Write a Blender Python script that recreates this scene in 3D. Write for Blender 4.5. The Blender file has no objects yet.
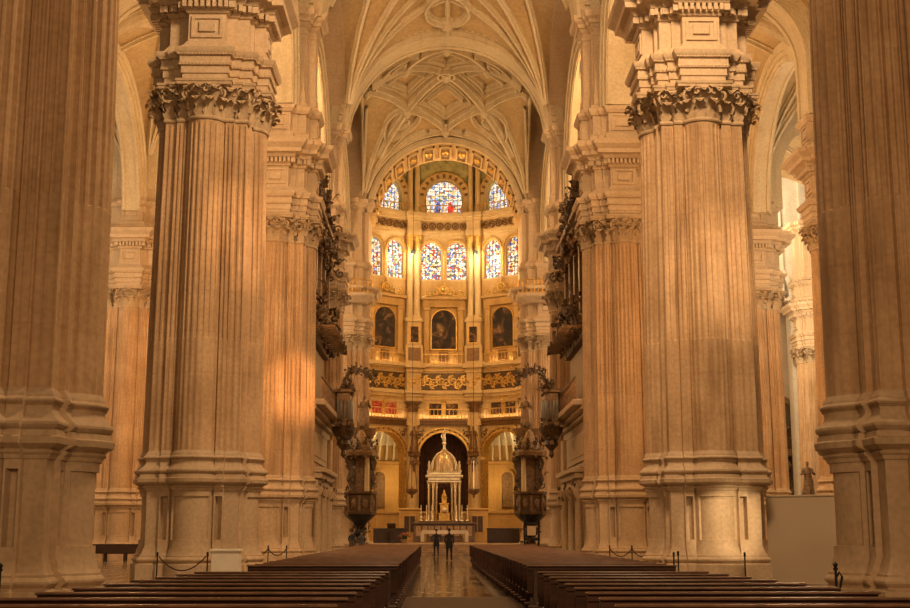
import bpy, math, random
from mathutils import Matrix, Vector
PI = math.pi
R = math.radians
col = bpy.context.scene.collection
sc = bpy.context.scene
rnd = random.Random(7)

# ------------------------------------------------------------------ materials
MAT = {}
def newmat(name):
    m = bpy.data.materials.new(name); m.use_nodes = True
    nt = m.node_tree; b = nt.nodes['Principled BSDF']; MAT[name] = m
    return m, nt, b
def N(nt, t, **kw):
    n = nt.nodes.new(t)
    for k, v in kw.items():
        if k in n.inputs: n.inputs[k].default_value = v
        else: setattr(n, k, v)
    return n
def ramp(nt, stops, interp='LINEAR'):
    n = nt.nodes.new('ShaderNodeValToRGB'); cr = n.color_ramp; cr.interpolation = interp
    while len(cr.elements) < len(stops): cr.elements.new(0.5)
    for e, (p, c) in zip(cr.elements, stops):
        e.position = p; e.color = (*c, 1)
    return n
def stone(name, c1, c2, stain, rough=.75, course=0.0, streak=.5, bump=.25, sc_=1.0):
    m, nt, b = newmat(name); L = nt.links.new
    g = N(nt, 'ShaderNodeNewGeometry')
    mp = N(nt, 'ShaderNodeMapping'); mp.inputs['Scale'].default_value = (2.2*sc_, 2.2*sc_, .28*sc_); L(g.outputs['Position'], mp.inputs[0])
    n1 = N(nt, 'ShaderNodeTexNoise'); n1.inputs['Scale'].default_value = 1.0; n1.inputs['Detail'].default_value = 6; L(mp.outputs[0], n1.inputs['Vector'])
    n2 = N(nt, 'ShaderNodeTexNoise'); n2.inputs['Scale'].default_value = .55*sc_; n2.inputs['Detail'].default_value = 8; n2.inputs['Roughness'].default_value = .65; L(g.outputs['Position'], n2.inputs['Vector'])
    n3 = N(nt, 'ShaderNodeTexNoise'); n3.inputs['Scale'].default_value = 9*sc_; n3.inputs['Detail'].default_value = 6; L(g.outputs['Position'], n3.inputs['Vector'])
    r1 = ramp(nt, [(.32, c1), (.68, c2)]); L(n2.outputs[0], r1.inputs[0])
    r2 = ramp(nt, [(.50, (0, 0, 0)), (.72, (1, 1, 1))]); L(n1.outputs[0], r2.inputs[0])
    mu = N(nt, 'ShaderNodeMath', operation='MULTIPLY'); mu.inputs[1].default_value = streak; L(r2.outputs[0], mu.inputs[0])
    mx = N(nt, 'ShaderNodeMix', data_type='RGBA'); L(mu.outputs[0], mx.inputs[0]); L(r1.outputs[0], mx.inputs[6]); mx.inputs[7].default_value = (*stain, 1)
    out = mx.outputs[2]
    r3 = ramp(nt, [(.35, (.78, .78, .78)), (.65, (1.08, 1.08, 1.08))]); L(n3.outputs[0], r3.inputs[0])
    m2 = N(nt, 'ShaderNodeMix', data_type='RGBA', blend_type='MULTIPLY'); m2.inputs[0].default_value = .6; L(out, m2.inputs[6]); L(r3.outputs[0], m2.inputs[7]); out = m2.outputs[2]
    if course > 0:
        sp = N(nt, 'ShaderNodeSeparateXYZ'); L(g.outputs['Position'], sp.inputs[0])
        d = N(nt, 'ShaderNodeMath', operation='DIVIDE'); L(sp.outputs[2], d.inputs[0]); d.inputs[1].default_value = course
        fr = N(nt, 'ShaderNodeMath', operation='FRACT'); L(d.outputs[0], fr.inputs[0])
        rr = ramp(nt, [(0, (.72, .68, .64)), (.03, (.72, .68, .64)), (.045, (1, 1, 1)), (1, (1, 1, 1))]); L(fr.outputs[0], rr.inputs[0])
        m3 = N(nt, 'ShaderNodeMix', data_type='RGBA', blend_type='MULTIPLY'); m3.inputs[0].default_value = .22; L(out, m3.inputs[6]); L(rr.outputs[0], m3.inputs[7]); out = m3.outputs[2]
    L(out, b.inputs['Base Color']); b.inputs['Roughness'].default_value = rough
    bp = N(nt, 'ShaderNodeBump'); bp.inputs['Strength'].default_value = bump; bp.inputs['Distance'].default_value = .03
    L(n3.outputs[0], bp.inputs['Height']); L(bp.outputs[0], b.inputs['Normal'])
    return m
def plain(name, c, rough=.5, metal=0.0, var=.25, scale=6, emit=None, es=0):
    m, nt, b = newmat(name); L = nt.links.new
    g = N(nt, 'ShaderNodeNewGeometry')
    n = N(nt, 'ShaderNodeTexNoise'); n.inputs['Scale'].default_value = scale; n.inputs['Detail'].default_value = 5; L(g.outputs['Position'], n.inputs['Vector'])
    r = ramp(nt, [(.3, tuple(x*(1-var) for x in c)), (.7, tuple(min(1, x*(1+var)) for x in c))]); L(n.outputs[0], r.inputs[0])
    L(r.outputs[0], b.inputs['Base Color']); b.inputs['Roughness'].default_value = rough; b.inputs['Metallic'].default_value = metal
    if emit: b.inputs['Emission Color'].default_value = (*emit, 1); b.inputs['Emission Strength'].default_value = es
    return m
def glass_mat(name, scale, strength, pal, seedv=0.0):
    m, nt, b = newmat(name); L = nt.links.new
    g = N(nt, 'ShaderNodeNewGeometry'); mp = N(nt, 'ShaderNodeMapping'); mp.inputs['Location'].default_value = (seedv, seedv, seedv); L(g.outputs['Position'], mp.inputs[0])
    v = N(nt, 'ShaderNodeTexVoronoi'); v.inputs['Scale'].default_value = scale; L(mp.outputs[0], v.inputs['Vector'])
    sp = N(nt, 'ShaderNodeSeparateColor'); L(v.outputs['Color'], sp.inputs[0])
    r = ramp(nt, pal, 'CONSTANT'); L(sp.outputs[0], r.inputs[0])
    v2 = N(nt, 'ShaderNodeTexVoronoi'); v2.feature = 'DISTANCE_TO_EDGE'; v2.inputs['Scale'].default_value = scale; L(mp.outputs[0], v2.inputs['Vector'])
    lead = ramp(nt, [(0, (.05, .04, .03)), (.035, (.1, .08, .06)), (.06, (1, 1, 1))]); L(v2.outputs[0], lead.inputs[0])
    mx = N(nt, 'ShaderNodeMix', data_type='RGBA', blend_type='MULTIPLY'); mx.inputs[0].default_value = 1; L(r.outputs[0], mx.inputs[6]); L(lead.outputs[0], mx.inputs[7])
    L(mx.outputs[2], b.inputs['Emission Color']); b.inputs['Emission Strength'].default_value = strength
    L(mx.outputs[2], b.inputs['Base Color']); b.inputs['Roughness'].default_value = .3
    return m
def painting_mat(name, pal, scale=1.3, seedv=0.0):
    m, nt, b = newmat(name); L = nt.links.new
    g = N(nt, 'ShaderNodeNewGeometry'); mp = N(nt, 'ShaderNodeMapping'); mp.inputs['Location'].default_value = (seedv, 0, seedv*.7); L(g.outputs['Position'], mp.inputs[0])
    n = N(nt, 'ShaderNodeTexNoise'); n.inputs['Scale'].default_value = scale; n.inputs['Detail'].default_value = 3; n.inputs['Distortion'].default_value = 1.2; L(mp.outputs[0], n.inputs['Vector'])
    r = ramp(nt, pal); L(n.outputs[0], r.inputs[0]); L(r.outputs[0], b.inputs['Base Color']); b.inputs['Roughness'].default_value = .8
    return m

stone('pier_stone', (.64, .43, .245), (.48, .30, .15), (.23, .12, .05), course=1.32, streak=.6)
stone('pedestal_stone', (.62, .46, .30), (.52, .37, .22), (.36, .23, .125), course=0, streak=.35)
stone('capital_stone', (.58, .43, .27), (.46, .32, .18), (.28, .17, .08), streak=.4)
stone('wall_stone', (.63, .475, .31), (.54, .385, .23), (.40, .27, .15), course=.9, streak=.25)
stone('pale_stone', (.74, .66, .52), (.66, .57, .43), (.52, .43, .30), streak=.25)
stone('vault_plaster', (.56, .40, .20), (.46, .31, .14), (.40, .27, .13), streak=.15, bump=.1, sc_=.5)
stone('rib_stone', (.70, .58, .38), (.60, .47, .28), (.38, .26, .14), streak=.3)
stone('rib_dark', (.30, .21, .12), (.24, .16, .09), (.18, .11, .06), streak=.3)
stone('gold_wall', (.54, .34, .12), (.42, .25, .08), (.24, .13, .04), streak=.3)
stone('cream_gilt', (.66, .48, .24), (.52, .345, .145), (.32, .19, .07), streak=.3)
plain('gilding', (.62, .38, .10), .36, .55, .3, 5)
plain('dark_gilding', (.19, .10, .035), .45, .2, .5, 8)
plain('bronze_carving', (.10, .056, .022), .45, .25, .6, 9)
plain('old_carving', (.16, .09, .04), .6, .1, .5, 7)
plain('organ_pipe', (.20, .18, .15), .35, .7, .2, 3)
plain('silver', (.62, .53, .36), .3, .75, .2, 4)
plain('dome_silver', (.46, .33, .17), .35, .6, .3, 3)
plain('dark_wood', (.045, .022, .013), .45, 0, .3, 5)
plain('black_iron', (.02, .018, .016), .45, .5, .2, 5)
plain('rope', (.035, .02, .015), .8, 0, .2, 8)
plain('white_cloth', (.80, .72, .58), .8, 0, .05, 4)
plain('dark_marble', (.10, .055, .03), .3, 0, .4, 3)
plain('altar_marble', (.34, .22, .12), .35, 0, .35, 3)
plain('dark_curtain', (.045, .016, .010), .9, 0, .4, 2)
plain('board', (.52, .40, .27), .85, 0, .06, .6)
plain('candle', (.85, .78, .6), .5, 0, .05, 4)
plain('lamp_glow', (1, .8, .5), .5, 0, 0, 4, (1, .72, .36), 14)
plain('cloth_black', (.018, .016, .018), .85, 0, .3, 6)
plain('cloth_navy', (.03, .035, .05), .85, 0, .3, 6)
plain('cloth_grey', (.09, .08, .075), .85, 0, .3, 6)
plain('skin_tone', (.42, .25, .16), .6, 0, .1, 6)
plain('hair_dark', (.02, .014, .01), .6, 0, .3, 20)
plain('lit_paper', (.75, .6, .4), .7, 0, .1, 3)
plain('red_petals', (.30, .06, .035), .7, 0, .5, 12)
plain('leaf_green', (.06, .08, .03), .7, 0, .4, 12)
plain('daylight_glass', (.9, .9, .9), .4, 0, .05, 2, (1, .95, .86), 2.2)
plain('fresco', (.40, .35, .16), .8, 0, .45, 1.4)

def wood():
    m, nt, b = newmat('pew_wood'); L = nt.links.new
    g = N(nt, 'ShaderNodeNewGeometry'); mp = N(nt, 'ShaderNodeMapping'); mp.inputs['Scale'].default_value = (.9, 9, 9); L(g.outputs['Position'], mp.inputs[0])
    n = N(nt, 'ShaderNodeTexNoise'); n.inputs['Scale'].default_value = 1.6; n.inputs['Detail'].default_value = 6; L(mp.outputs[0], n.inputs['Vector'])
    r = ramp(nt, [(.3, (.035, .013, .007)), (.55, (.065, .025, .013)), (.75, (.10, .042, .021))]); L(n.outputs[0], r.inputs[0])
    L(r.outputs[0], b.inputs['Base Color']); b.inputs['Roughness'].default_value = .5
    b.inputs['Coat Weight'].default_value = .12; b.inputs['Coat Roughness'].default_value = .3
wood()
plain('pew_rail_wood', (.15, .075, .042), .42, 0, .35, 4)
def floor_mat():
    m, nt, b = newmat('nave_floor'); L = nt.links.new
    g = N(nt, 'ShaderNodeNewGeometry'); sp = N(nt, 'ShaderNodeSeparateXYZ'); L(g.outputs['Position'], sp.inputs[0])
    mp = N(nt, 'ShaderNodeMapping'); mp.inputs['Rotation'].default_value = (0, 0, R(45)); L(g.outputs['Position'], mp.inputs[0])
    ck = N(nt, 'ShaderNodeTexChecker'); ck.inputs['Scale'].default_value = 1/.62; ck.inputs['Color1'].default_value = (.42, .33, .22, 1); ck.inputs['Color2'].default_value = (.05, .032, .02, 1); L(mp.outputs[0], ck.inputs['Vector'])
    n = N(nt, 'ShaderNodeTexNoise'); n.inputs['Scale'].default_value = .9; n.inputs['Detail'].default_value = 6; L(g.outputs['Position'], n.inputs['Vector'])
    ra = ramp(nt, [(.36, (.03, .018, .008)), (.52, (.12, .072, .033)), (.66, (.24, .155, .075))]); L(n.outputs[0], ra.inputs[0])
    # slab joints across the aisle
    br = N(nt, 'ShaderNodeTexBrick'); br.inputs['Scale'].default_value = 1; br.inputs['Brick Width'].default_value = .9; br.inputs['Row Height'].default_value = .9; br.offset = 0
    br.inputs['Mortar Size'].default_value = .012; br.inputs['Color1'].default_value = (1, 1, 1, 1); br.inputs['Color2'].default_value = (.72, .72, .72, 1); br.inputs['Mortar'].default_value = (.25, .25, .25, 1); L(g.outputs['Position'], br.inputs['Vector'])
    mA = N(nt, 'ShaderNodeMix', data_type='RGBA', blend_type='MULTIPLY'); mA.inputs[0].default_value = 1; L(ra.outputs[0], mA.inputs[6]); L(br.outputs[0], mA.inputs[7])
    ab = N(nt, 'ShaderNodeMath', operation='ABSOLUTE'); L(sp.outputs[0], ab.inputs[0])
    lt = N(nt, 'ShaderNodeMath', operation='LESS_THAN'); L(ab.outputs[0], lt.inputs[0]); lt.inputs[1].default_value = .92
    mx = N(nt, 'ShaderNodeMix', data_type='RGBA'); L(lt.outputs[0], mx.inputs[0]); L(ck.outputs[0], mx.inputs[6]); L(mA.outputs[2], mx.inputs[7])
    L(mx.outputs[2], b.inputs['Base Color'])
    rr = ramp(nt, [(.3, (.07,)*3), (.7, (.22,)*3)]); L(n.outputs[0], rr.inputs[0]); L(rr.outputs[0], b.inputs['Roughness'])
floor_mat()
def mat_weave():
    m, nt, b = newmat('mat_weave'); L = nt.links.new
    g = N(nt, 'ShaderNodeNewGeometry')
    ck = N(nt, 'ShaderNodeTexChecker'); ck.inputs['Scale'].default_value = 1/.16; ck.inputs['Color1'].default_value = (.13, .075, .035, 1); ck.inputs['Color2'].default_value = (.035, .02, .01, 1); L(g.outputs['Position'], ck.inputs['Vector'])
    L(ck.outputs[0], b.inputs['Base Color']); b.inputs['Roughness'].default_value = .8
mat_weave()
PALG = [(0, (.8, .8, .75)), (.22, (.10, .18, .5)), (.38, (.9, .8, .6)), (.5, (.5, .05, .04)), (.6, (.8, .5, .12)), (.7, (.4, .55, .7)), (.8, (.12, .2, .1)), (.86, (.22, .12, .06)), (.93, (.9, .8, .65))]
glass_mat('stained_glass', 5.2, .68, PALG, 3.3)
glass_mat('stained_glass_lunette', 5.2, .8, [(0, (1, .95, .85)), (.28, (.25, .36, .7)), (.45, (1, .9, .7)), (.62, (.9, .62, .25)), (.75, (.5, .65, .8)), (.88, (.6, .2, .1)), (.94, (.2, .25, .12))], 9.1)
glass_mat('glass_blue', 5, .55, [(0, (.08, .16, .6)), (.5, (.15, .3, .75)), (.8, (.05, .1, .4))], 1)
glass_mat('glass_red', 5, .75, [(0, (.75, .04, .04)), (.5, (.9, .12, .06)), (.8, (.5, .02, .02))], 1)
painting_mat('dark_painting', [(.38, (.012, .008, .005)), (.55, (.05, .026, .012)), (.66, (.20, .11, .045)), (.8, (.5, .34, .16))], .9, 2)
painting_mat('dark_painting_small', [(.38, (.015, .009, .006)), (.52, (.07, .03, .015)), (.66, (.22, .12, .05)), (.8, (.5, .36, .2))], 2.2, 5)
painting_mat('red_painting', [(.3, (.22, .015, .012)), (.5, (.35, .03, .02)), (.68, (.4, .2, .1)), (.8, (.7, .55, .35))], 2.0, 8)

# ------------------------------------------------------------------ mesh builder
class MB:
    def __init__(s): s.v = []; s.f = []; s.T = None
    def add(s, vs, fs):
        o = len(s.v)
        if s.T is not None: vs = [s.T @ Vector(p) for p in vs]
        s.v += [tuple(p) for p in vs]; s.f += [tuple(i+o for i in f) for f in fs]
    def box(s, x0, x1, y0, y1, z0, z1, rz=0, c=None):
        vs = [(x, y, z) for z in (z0, z1) for y in (y0, y1) for x in (x0, x1)]
        if rz:
            cx, cy = c or ((x0+x1)/2, (y0+y1)/2); ca, sa = math.cos(rz), math.sin(rz)
            vs = [(cx+(x-cx)*ca-(y-cy)*sa, cy+(x-cx)*sa+(y-cy)*ca, z) for x, y, z in vs]
        s.add(vs, [(0, 2, 3, 1), (4, 5, 7, 6), (0, 1, 5, 4), (2, 6, 7, 3), (0, 4, 6, 2), (1, 3, 7, 5)])
    def bbox(s, x0, x1, y0, y1, z0, z1, b=.02):
        """box with chamfered edges"""
        vs = []; 
        for z, k in ((z0, b), (z0+b, 0), (z1-b, 0), (z1, b)):
            vs += [(x0+b+k, y0+k, z), (x1-b-k, y0+k, z), (x1-k, y0+b+k, z), (x1-k, y1-b-k, z), (x1-b-k, y1-k, z), (x0+b+k, y1-k, z), (x0+k, y1-b-k, z), (x0+k, y0+b+k, z)]
        fs = []
        for r in range(3):
            for i in range(8):
                j = (i+1) % 8; fs.append((r*8+i, r*8+j, r*8+8+j, r*8+8+i))
        fs += [tuple(range(7, -1, -1)), tuple(range(24, 32))]
        s.add(vs, fs)
    def lathe(s, prof, cx=0, cy=0, cz=0, n=16, a0=0, a1=2*PI, ex=1, ey=1, cap=True):
        full = abs(a1-a0-2*PI) < 1e-6; m = n if full else n+1; vs = []
        for r, z in prof:
            for i in range(m):
                a = a0+(a1-a0)*i/n; vs.append((cx+r*math.cos(a)*ex, cy+r*math.sin(a)*ey, cz+z))
        fs = []
        for k in range(len(prof)-1):
            for i in range(n):
                j = (i+1) % m; fs.append((k*m+i, k*m+j, (k+1)*m+j, (k+1)*m+i))
        if full and cap:
            if prof[0][0] > 1e-4: fs.append(tuple(range(m-1, -1, -1)))
            if prof[-1][0] > 1e-4: o = (len(prof)-1)*m; fs.append(tuple(range(o, o+m)))
        s.add(vs, fs)
    def grid(s, rows, closed=False):
        m = len(rows[0]); vs = [p for r in rows for p in r]; fs = []
        for k in range(len(rows)-1):
            for i in range(m if closed else m-1):
                j = (i+1) % m; fs.append((k*m+i, k*m+j, (k+1)*m+j, (k+1)*m+i))
        s.add(vs, fs)
    def tube(s, pts, r, n=6, cap=True):
        pts = [Vector(p) for p in pts]; rows = []; rr = r if isinstance(r, (list, tuple)) else [r]*len(pts)
        up0 = None
        for i, p in enumerate(pts):
            d = (pts[min(i+1, len(pts)-1)]-pts[max(i-1, 0)])
            if d.length < 1e-9: d = Vector((0, 0, 1))
            d.normalize(); ref = up0 if up0 is not None else (Vector((0, 0, 1)) if abs(d.z) < .9 else Vector((1, 0, 0)))
            a = d.cross(ref)
            if a.length < 1e-4: a = d.cross(Vector((1, 0, 0)) if abs(d.x) < .9 else Vector((0, 1, 0)))
            a.normalize(); b = a.cross(d).normalized(); up0 = b
            rows.append([p+(a*math.cos(2*PI*k/n)+b*math.sin(2*PI*k/n))*rr[i] for k in range(n)])
        s.grid(rows, True)
        if cap:
            o = len(s.v)-len(rows)*n
            s.f.append(tuple(o+k for k in range(n))); o2 = len(s.v)-n; s.f.append(tuple(o2+k for k in range(n-1, -1, -1)))
    def rib(s, pts, w, h):
        """beam hanging below a polyline: tapered moulded section"""
        pts = [Vector(p) for p in pts]; rows = []
        for i, p in enumerate(pts):
            d = (pts[min(i+1, len(pts)-1)]-pts[max(i-1, 0)]); d.normalize()
            lat = Vector((d.y, -d.x, 0))
            if lat.length < 1e-3: lat = Vector((1, 0, 0))
            lat.normalize(); up = lat.cross(d).normalized()
            if up.z < 0: up = -up
            rows.append([p+lat*a*w/2+up*b*h for a, b in ((-1, .3), (-1, -.35), (-.55, -.45), (-.4, -1), (.4, -1), (.55, -.45), (1, -.35), (1, .3))])
        s.grid(rows, True)
    def sphere(s, c, r, n=10, m=7, ez=1, ex=1, ey=1):
        s.lathe([(max(1e-5, r*math.sin(PI*k/m)), -r*math.cos(PI*k/m)*ez) for k in range(m+1)], c[0], c[1], c[2], n, ex=ex, ey=ey, cap=False)
    def prism(s, poly, y0, y1):
        """poly in local x,z extruded along y"""
        n = len(poly); vs = [(x, y0, z) for x, z in poly]+[(x, y1, z) for x, z in poly]
        s.add(vs, [tuple(range(n)), tuple(range(2*n-1, n-1, -1))]+[(i, i+n, (i+1) % n+n, (i+1) % n) for i in range(n)])
    def archring(s, cx, cz, r0, r1, y0, y1, n=24, a0=0, a1=PI, legs=0):
        """solid archivolt in x,z with optional straight legs"""
        pts = [(math.cos(a0+(a1-a0)*i/n), math.sin(a0+(a1-a0)*i/n)) for i in range(n+1)]
        rows = []
        def row(pi, po): return [(pi[0], y0, pi[1]), (po[0], y0, po[1]), (po[0], y1, po[1]), (pi[0], y1, pi[1])]
        if legs: rows.append(row((cx+r0, cz-legs), (cx+r1, cz-legs)))
        for c_, s_ in pts: rows.append(row((cx+r0*c_, cz+r0*s_), (cx+r1*c_, cz+r1*s_)))
        if legs: rows.append(row((cx-r0, cz-legs), (cx-r1, cz-legs)))
        s.grid(rows, True); o = len(s.v)-4*len(rows)
        s.f.append((o+3, o+2, o+1, o)); o2 = len(s.v)-4; s.f.append((o2, o2+1, o2+2, o2+3))
    def archwall(s, x0, x1, z0, z1, cx, r, spring, y0, y1, n=20, sill=None, top_pts=None):
        """wall slab with an arched opening (floor z0 or sill)"""
        op = [(cx-r, sill if sill is not None else z0), (cx-r, spring)]
        op += [(cx-r*math.cos(PI*i/n), spring+r*math.sin(PI*i/n)) for i in range(1, n)]
        op += [(cx+r, spring), (cx+r, sill if sill is not None else z0)]
        out = [(x0, op[0][1]), (x0, spring)]
        for i in range(1, n):
            a = PI*i/n; out.append((cx-(cx-x0 if a < PI/2 else x1-cx)*min(1, abs(math.cos(a))*1.35)*(1 if a < PI/2 else -1), z1))
        out += [(x1, spring), (x1, op[-1][1])]
        out[2] = (x0, z1); out[n] = (x1, z1)
        rows = [[(a[0], y0, a[1]), (b[0], y0, b[1]), (b[0], y1, b[1]), (a[0], y1, a[1])] for a, b in zip(op, out)]
        s.grid(rows, True)
        if sill is not None: s.box(x0, x1, y0, y1, z0, sill)
    def scroll(s, c, r, turns=1.4, th=.05, rot=0, flip=1, plane='xz', n=14, y=0):
        pts = []
        for i in range(n+1):
            t = i/n; a = rot+flip*t*turns*2*PI; q = r*(1-.85*t)
            if plane == 'xz': pts.append((c[0]+q*math.cos(a), c[1]+y, c[2]+q*math.sin(a)))
            else: pts.append((c[0]+y, c[1]+q*math.cos(a), c[2]+q*math.sin(a)))
        s.tube(pts, th, 5)
    def leaf(s, M, h, w, curl=1.0):
        cl = [(.02, 0), (.06, .22), (.09, .45), (.15, .66), (.25, .84), (.38, .90), (.46, .80), (.43, .70)]
        wd = [.34, .50, .26, .52, .28, .46, .30, .08]
        rows = []
        for (o, z), ww in zip(cl, wd):
            rows.append([M @ Vector((ww*w*k, -(o*h*curl+(.05*w if abs(k) < .3 else (.0 if abs(k) < .8 else .06*w))), z*h)) for k in (-1, -.5, 0, .5, 1)])
        s.grid(rows)
    def mesh(s, name, mat, smooth=32):
        me = bpy.data.meshes.new(name); me.from_pydata(s.v, [], s.f)
        me.materials.append(MAT[mat]); me.validate(); me.update()
        if smooth:
            me.polygons.foreach_set('use_smooth', [True]*len(me.polygons))
            me.set_sharp_from_angle(angle=R(smooth))
        return me
    def build(s, name, mat, parent=None, smooth=32, loc=None):
        o = bpy.data.objects.new(name, s.mesh(name, mat, smooth)); col.objects.link(o)
        if parent: o.parent = parent
        if loc: o.location = loc
        return o

def tag(o, label=None, cat=None, group=None, kind=None):
    if label: o['label'] = label
    if cat: o['category'] = cat
    if group: o['group'] = group
    if kind: o['kind'] = kind
    return o
def empty(name, loc=(0, 0, 0), rz=0, label=None, cat=None, group=None, kind=None):
    o = bpy.data.objects.new(name, None); col.objects.link(o); o.location = loc; o.rotation_euler = (0, 0, rz); o.empty_display_size = .3
    return tag(o, label, cat, group, kind)
def copy_tree(o, parent=None):
    c = o.copy(); col.objects.link(c); c.parent = parent
    for ch in list(o.children):
        k = ch.copy(); col.objects.link(k); k.parent = c
        for g in list(ch.children):
            q = g.copy(); col.objects.link(q); q.parent = k
    return c
def clone(root, loc, rz, label, group=None, scale=None):
    c = copy_tree(root); c.location = loc; c.rotation_euler = (0, 0, rz); c['label'] = label
    if group: c['group'] = group
    if scale: c.scale = scale
    return c
def struct(o): o['kind'] = 'structure'; return o

# ------------------------------------------------------------------ clustered pier
def plan_cluster(flutes=True):
    """clustered plan: half column on each face, stepped pilasters in the corners. returns list (x,y,nx,ny,flute,panel)"""
    face = []
    def flat(xa, xb, y, k, pan=0):
        w = (xb-xa)/k
        face.append((xa, y, 0, -1, 0, 0, 'e'))
        for q in range(k):
            for f, m in ((.14, 0), (.26, -.8), (.5, -1), (.74, -.8), (.86, 0)):
                face.append((xa+w*(q+f), y, 0, -1, m, pan if .2 < (q+f)/k < .8 else 0, 'm'))
        face.append((xb, y, 0, -1, 0, 0, 'e'))
    flat(-1.42, -1.02, -1.42, 2)
    flat(-1.0, -.70, -1.53, 2, 3.4)
    r, cyy, k = .68, -1.26, 9; a0, a1 = R(196), R(344)
    for q in range(k):
        for f, m in ((.0, 0), (.13, 0), (.26, -.8), (.5, -1), (.74, -.8), (.87, 0)):
            a = a0+(a1-a0)*(q+f)/k
            face.append((r*math.cos(a), cyy+r*math.sin(a), math.cos(a), math.sin(a), m, 1 if 1.0 <= q+f <= 8.0 else 0, 'm'))
    face.append((r*math.cos(a1), cyy+r*math.sin(a1), math.cos(a1), math.sin(a1), 0, 0, 'm'))
    flat(.70, 1.0, -1.53, 2, 3.4)
    flat(1.02, 1.42, -1.42, 2)
    out = []
    for t in range(4):
        ca, sa = math.cos(t*PI/2), math.sin(t*PI/2)
        for x, y, nx, ny, m, p, e in face:
            X, Y = x*ca-y*sa, x*sa+y*ca; NX, NY = nx*ca-ny*sa, nx*sa+ny*ca
            out.append([X, Y, NX, NY, m, p, e])
    # corner mitre: the outer corners at +-1.42 get diagonal normals
    for q in out:
        if abs(abs(q[0])-1.42) < 1e-4 and abs(abs(q[1])-1.42) < 1e-4:
            q[2], q[3] = math.copysign(1, q[0]), math.copysign(1, q[1])
        elif q[6] == 'e':
            # step edges: push sideways too, keeps steps stepped
            ax = abs(q[0]) if abs(q[3]) > .5 else abs(q[1])
            if abs(ax-1.0) < 1e-4 or abs(ax-1.02) < 1e-4:
                pass
    return out
CL = plan_cluster()
def poly_plan(q):
    """closed polygon with mitred normals, counterclockwise"""
    n = len(q); out = []
    for i in range(n):
        a, b, c = q[i-1], q[i], q[(i+1) % n]
        e1 = Vector((b[0]-a[0], b[1]-a[1])).normalized(); e2 = Vector((c[0]-b[0], c[1]-b[1])).normalized()
        n1 = Vector((e1.y, -e1.x)); n2 = Vector((e2.y, -e2.x)); m = n1+n2; m = m/max(.3, m.dot(n1))
        out.append([b[0], b[1], m.x, m.y, 0, 0, 'm'])
    return out
def ressaut(o=1.92, hw=.68, c=1.42, s2=1.53, s2w=1.0):
    f = [(-c, -c), (-s2w, -c), (-s2w, -s2), (-hw, -s2), (-hw, -o), (hw, -o), (hw, -s2), (s2w, -s2), (s2w, -c)]
    q = []
    for t in range(4):
        ca, sa = math.cos(t*PI/2), math.sin(t*PI/2)
        q += [(x*ca-y*sa, x*sa+y*ca) for x, y in f]
    return poly_plan(q)
RS = ressaut()
def loft(mb, plan, prof, fl=0, taper=None, top=True, bottom=False):
    """prof: list of (z, offset, flute, panel)"""
    rows = []
    for row in prof:
        z, o = row[0], row[1]; f = row[2] if len(row) > 2 else 0; p = row[3] if len(row) > 3 else 0
        sc_ = taper(z) if taper else 1
        rows.append([((x+nx*(o+m*f+pn*p))*sc_, (y+ny*(o+m*f+pn*p))*sc_, z) for x, y, nx, ny, m, pn, e in plan])
    mb.grid(rows, True)
    n = len(plan)
    if top: o = len(mb.v)-n; mb.f.append(tuple(range(o, o+n)))
    if bottom: o = len(mb.v)-n*len(rows); mb.f.append(tuple(range(o+n-1, o-1, -1)))
def round_prof(z0, z1, o0, bulge, k=5):
    return [(z0+(z1-z0)*i/k, o0+bulge*math.sin(PI*i/k)) for i in range(k+1)]
def walk(plan, spacing, off=0.0):
    """points spaced along a closed plan: (x, y, nx, ny)"""
    P = [(q[0]+q[2]*off, q[1]+q[3]*off) for q in plan]; n = len(P); out = []; acc = spacing/2
    for i in range(n):
        a, b = Vector(P[i]), Vector(P[(i+1) % n]); L = (b-a).length
        if L < 1e-6: continue
        d = (b-a)/L
        while acc <= L:
            p = a+d*acc; out.append((p.x, p.y, d.y, -d.x)); acc += spacing
        acc -= L
    return out
def place(x, y, nx, ny, z):
    """matrix whose local -y looks along (nx,ny)"""
    a = math.atan2(ny, nx)+PI/2
    return Matrix.Translation((x, y, z)) @ Matrix.Rotation(a, 4, 'Z')

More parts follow.
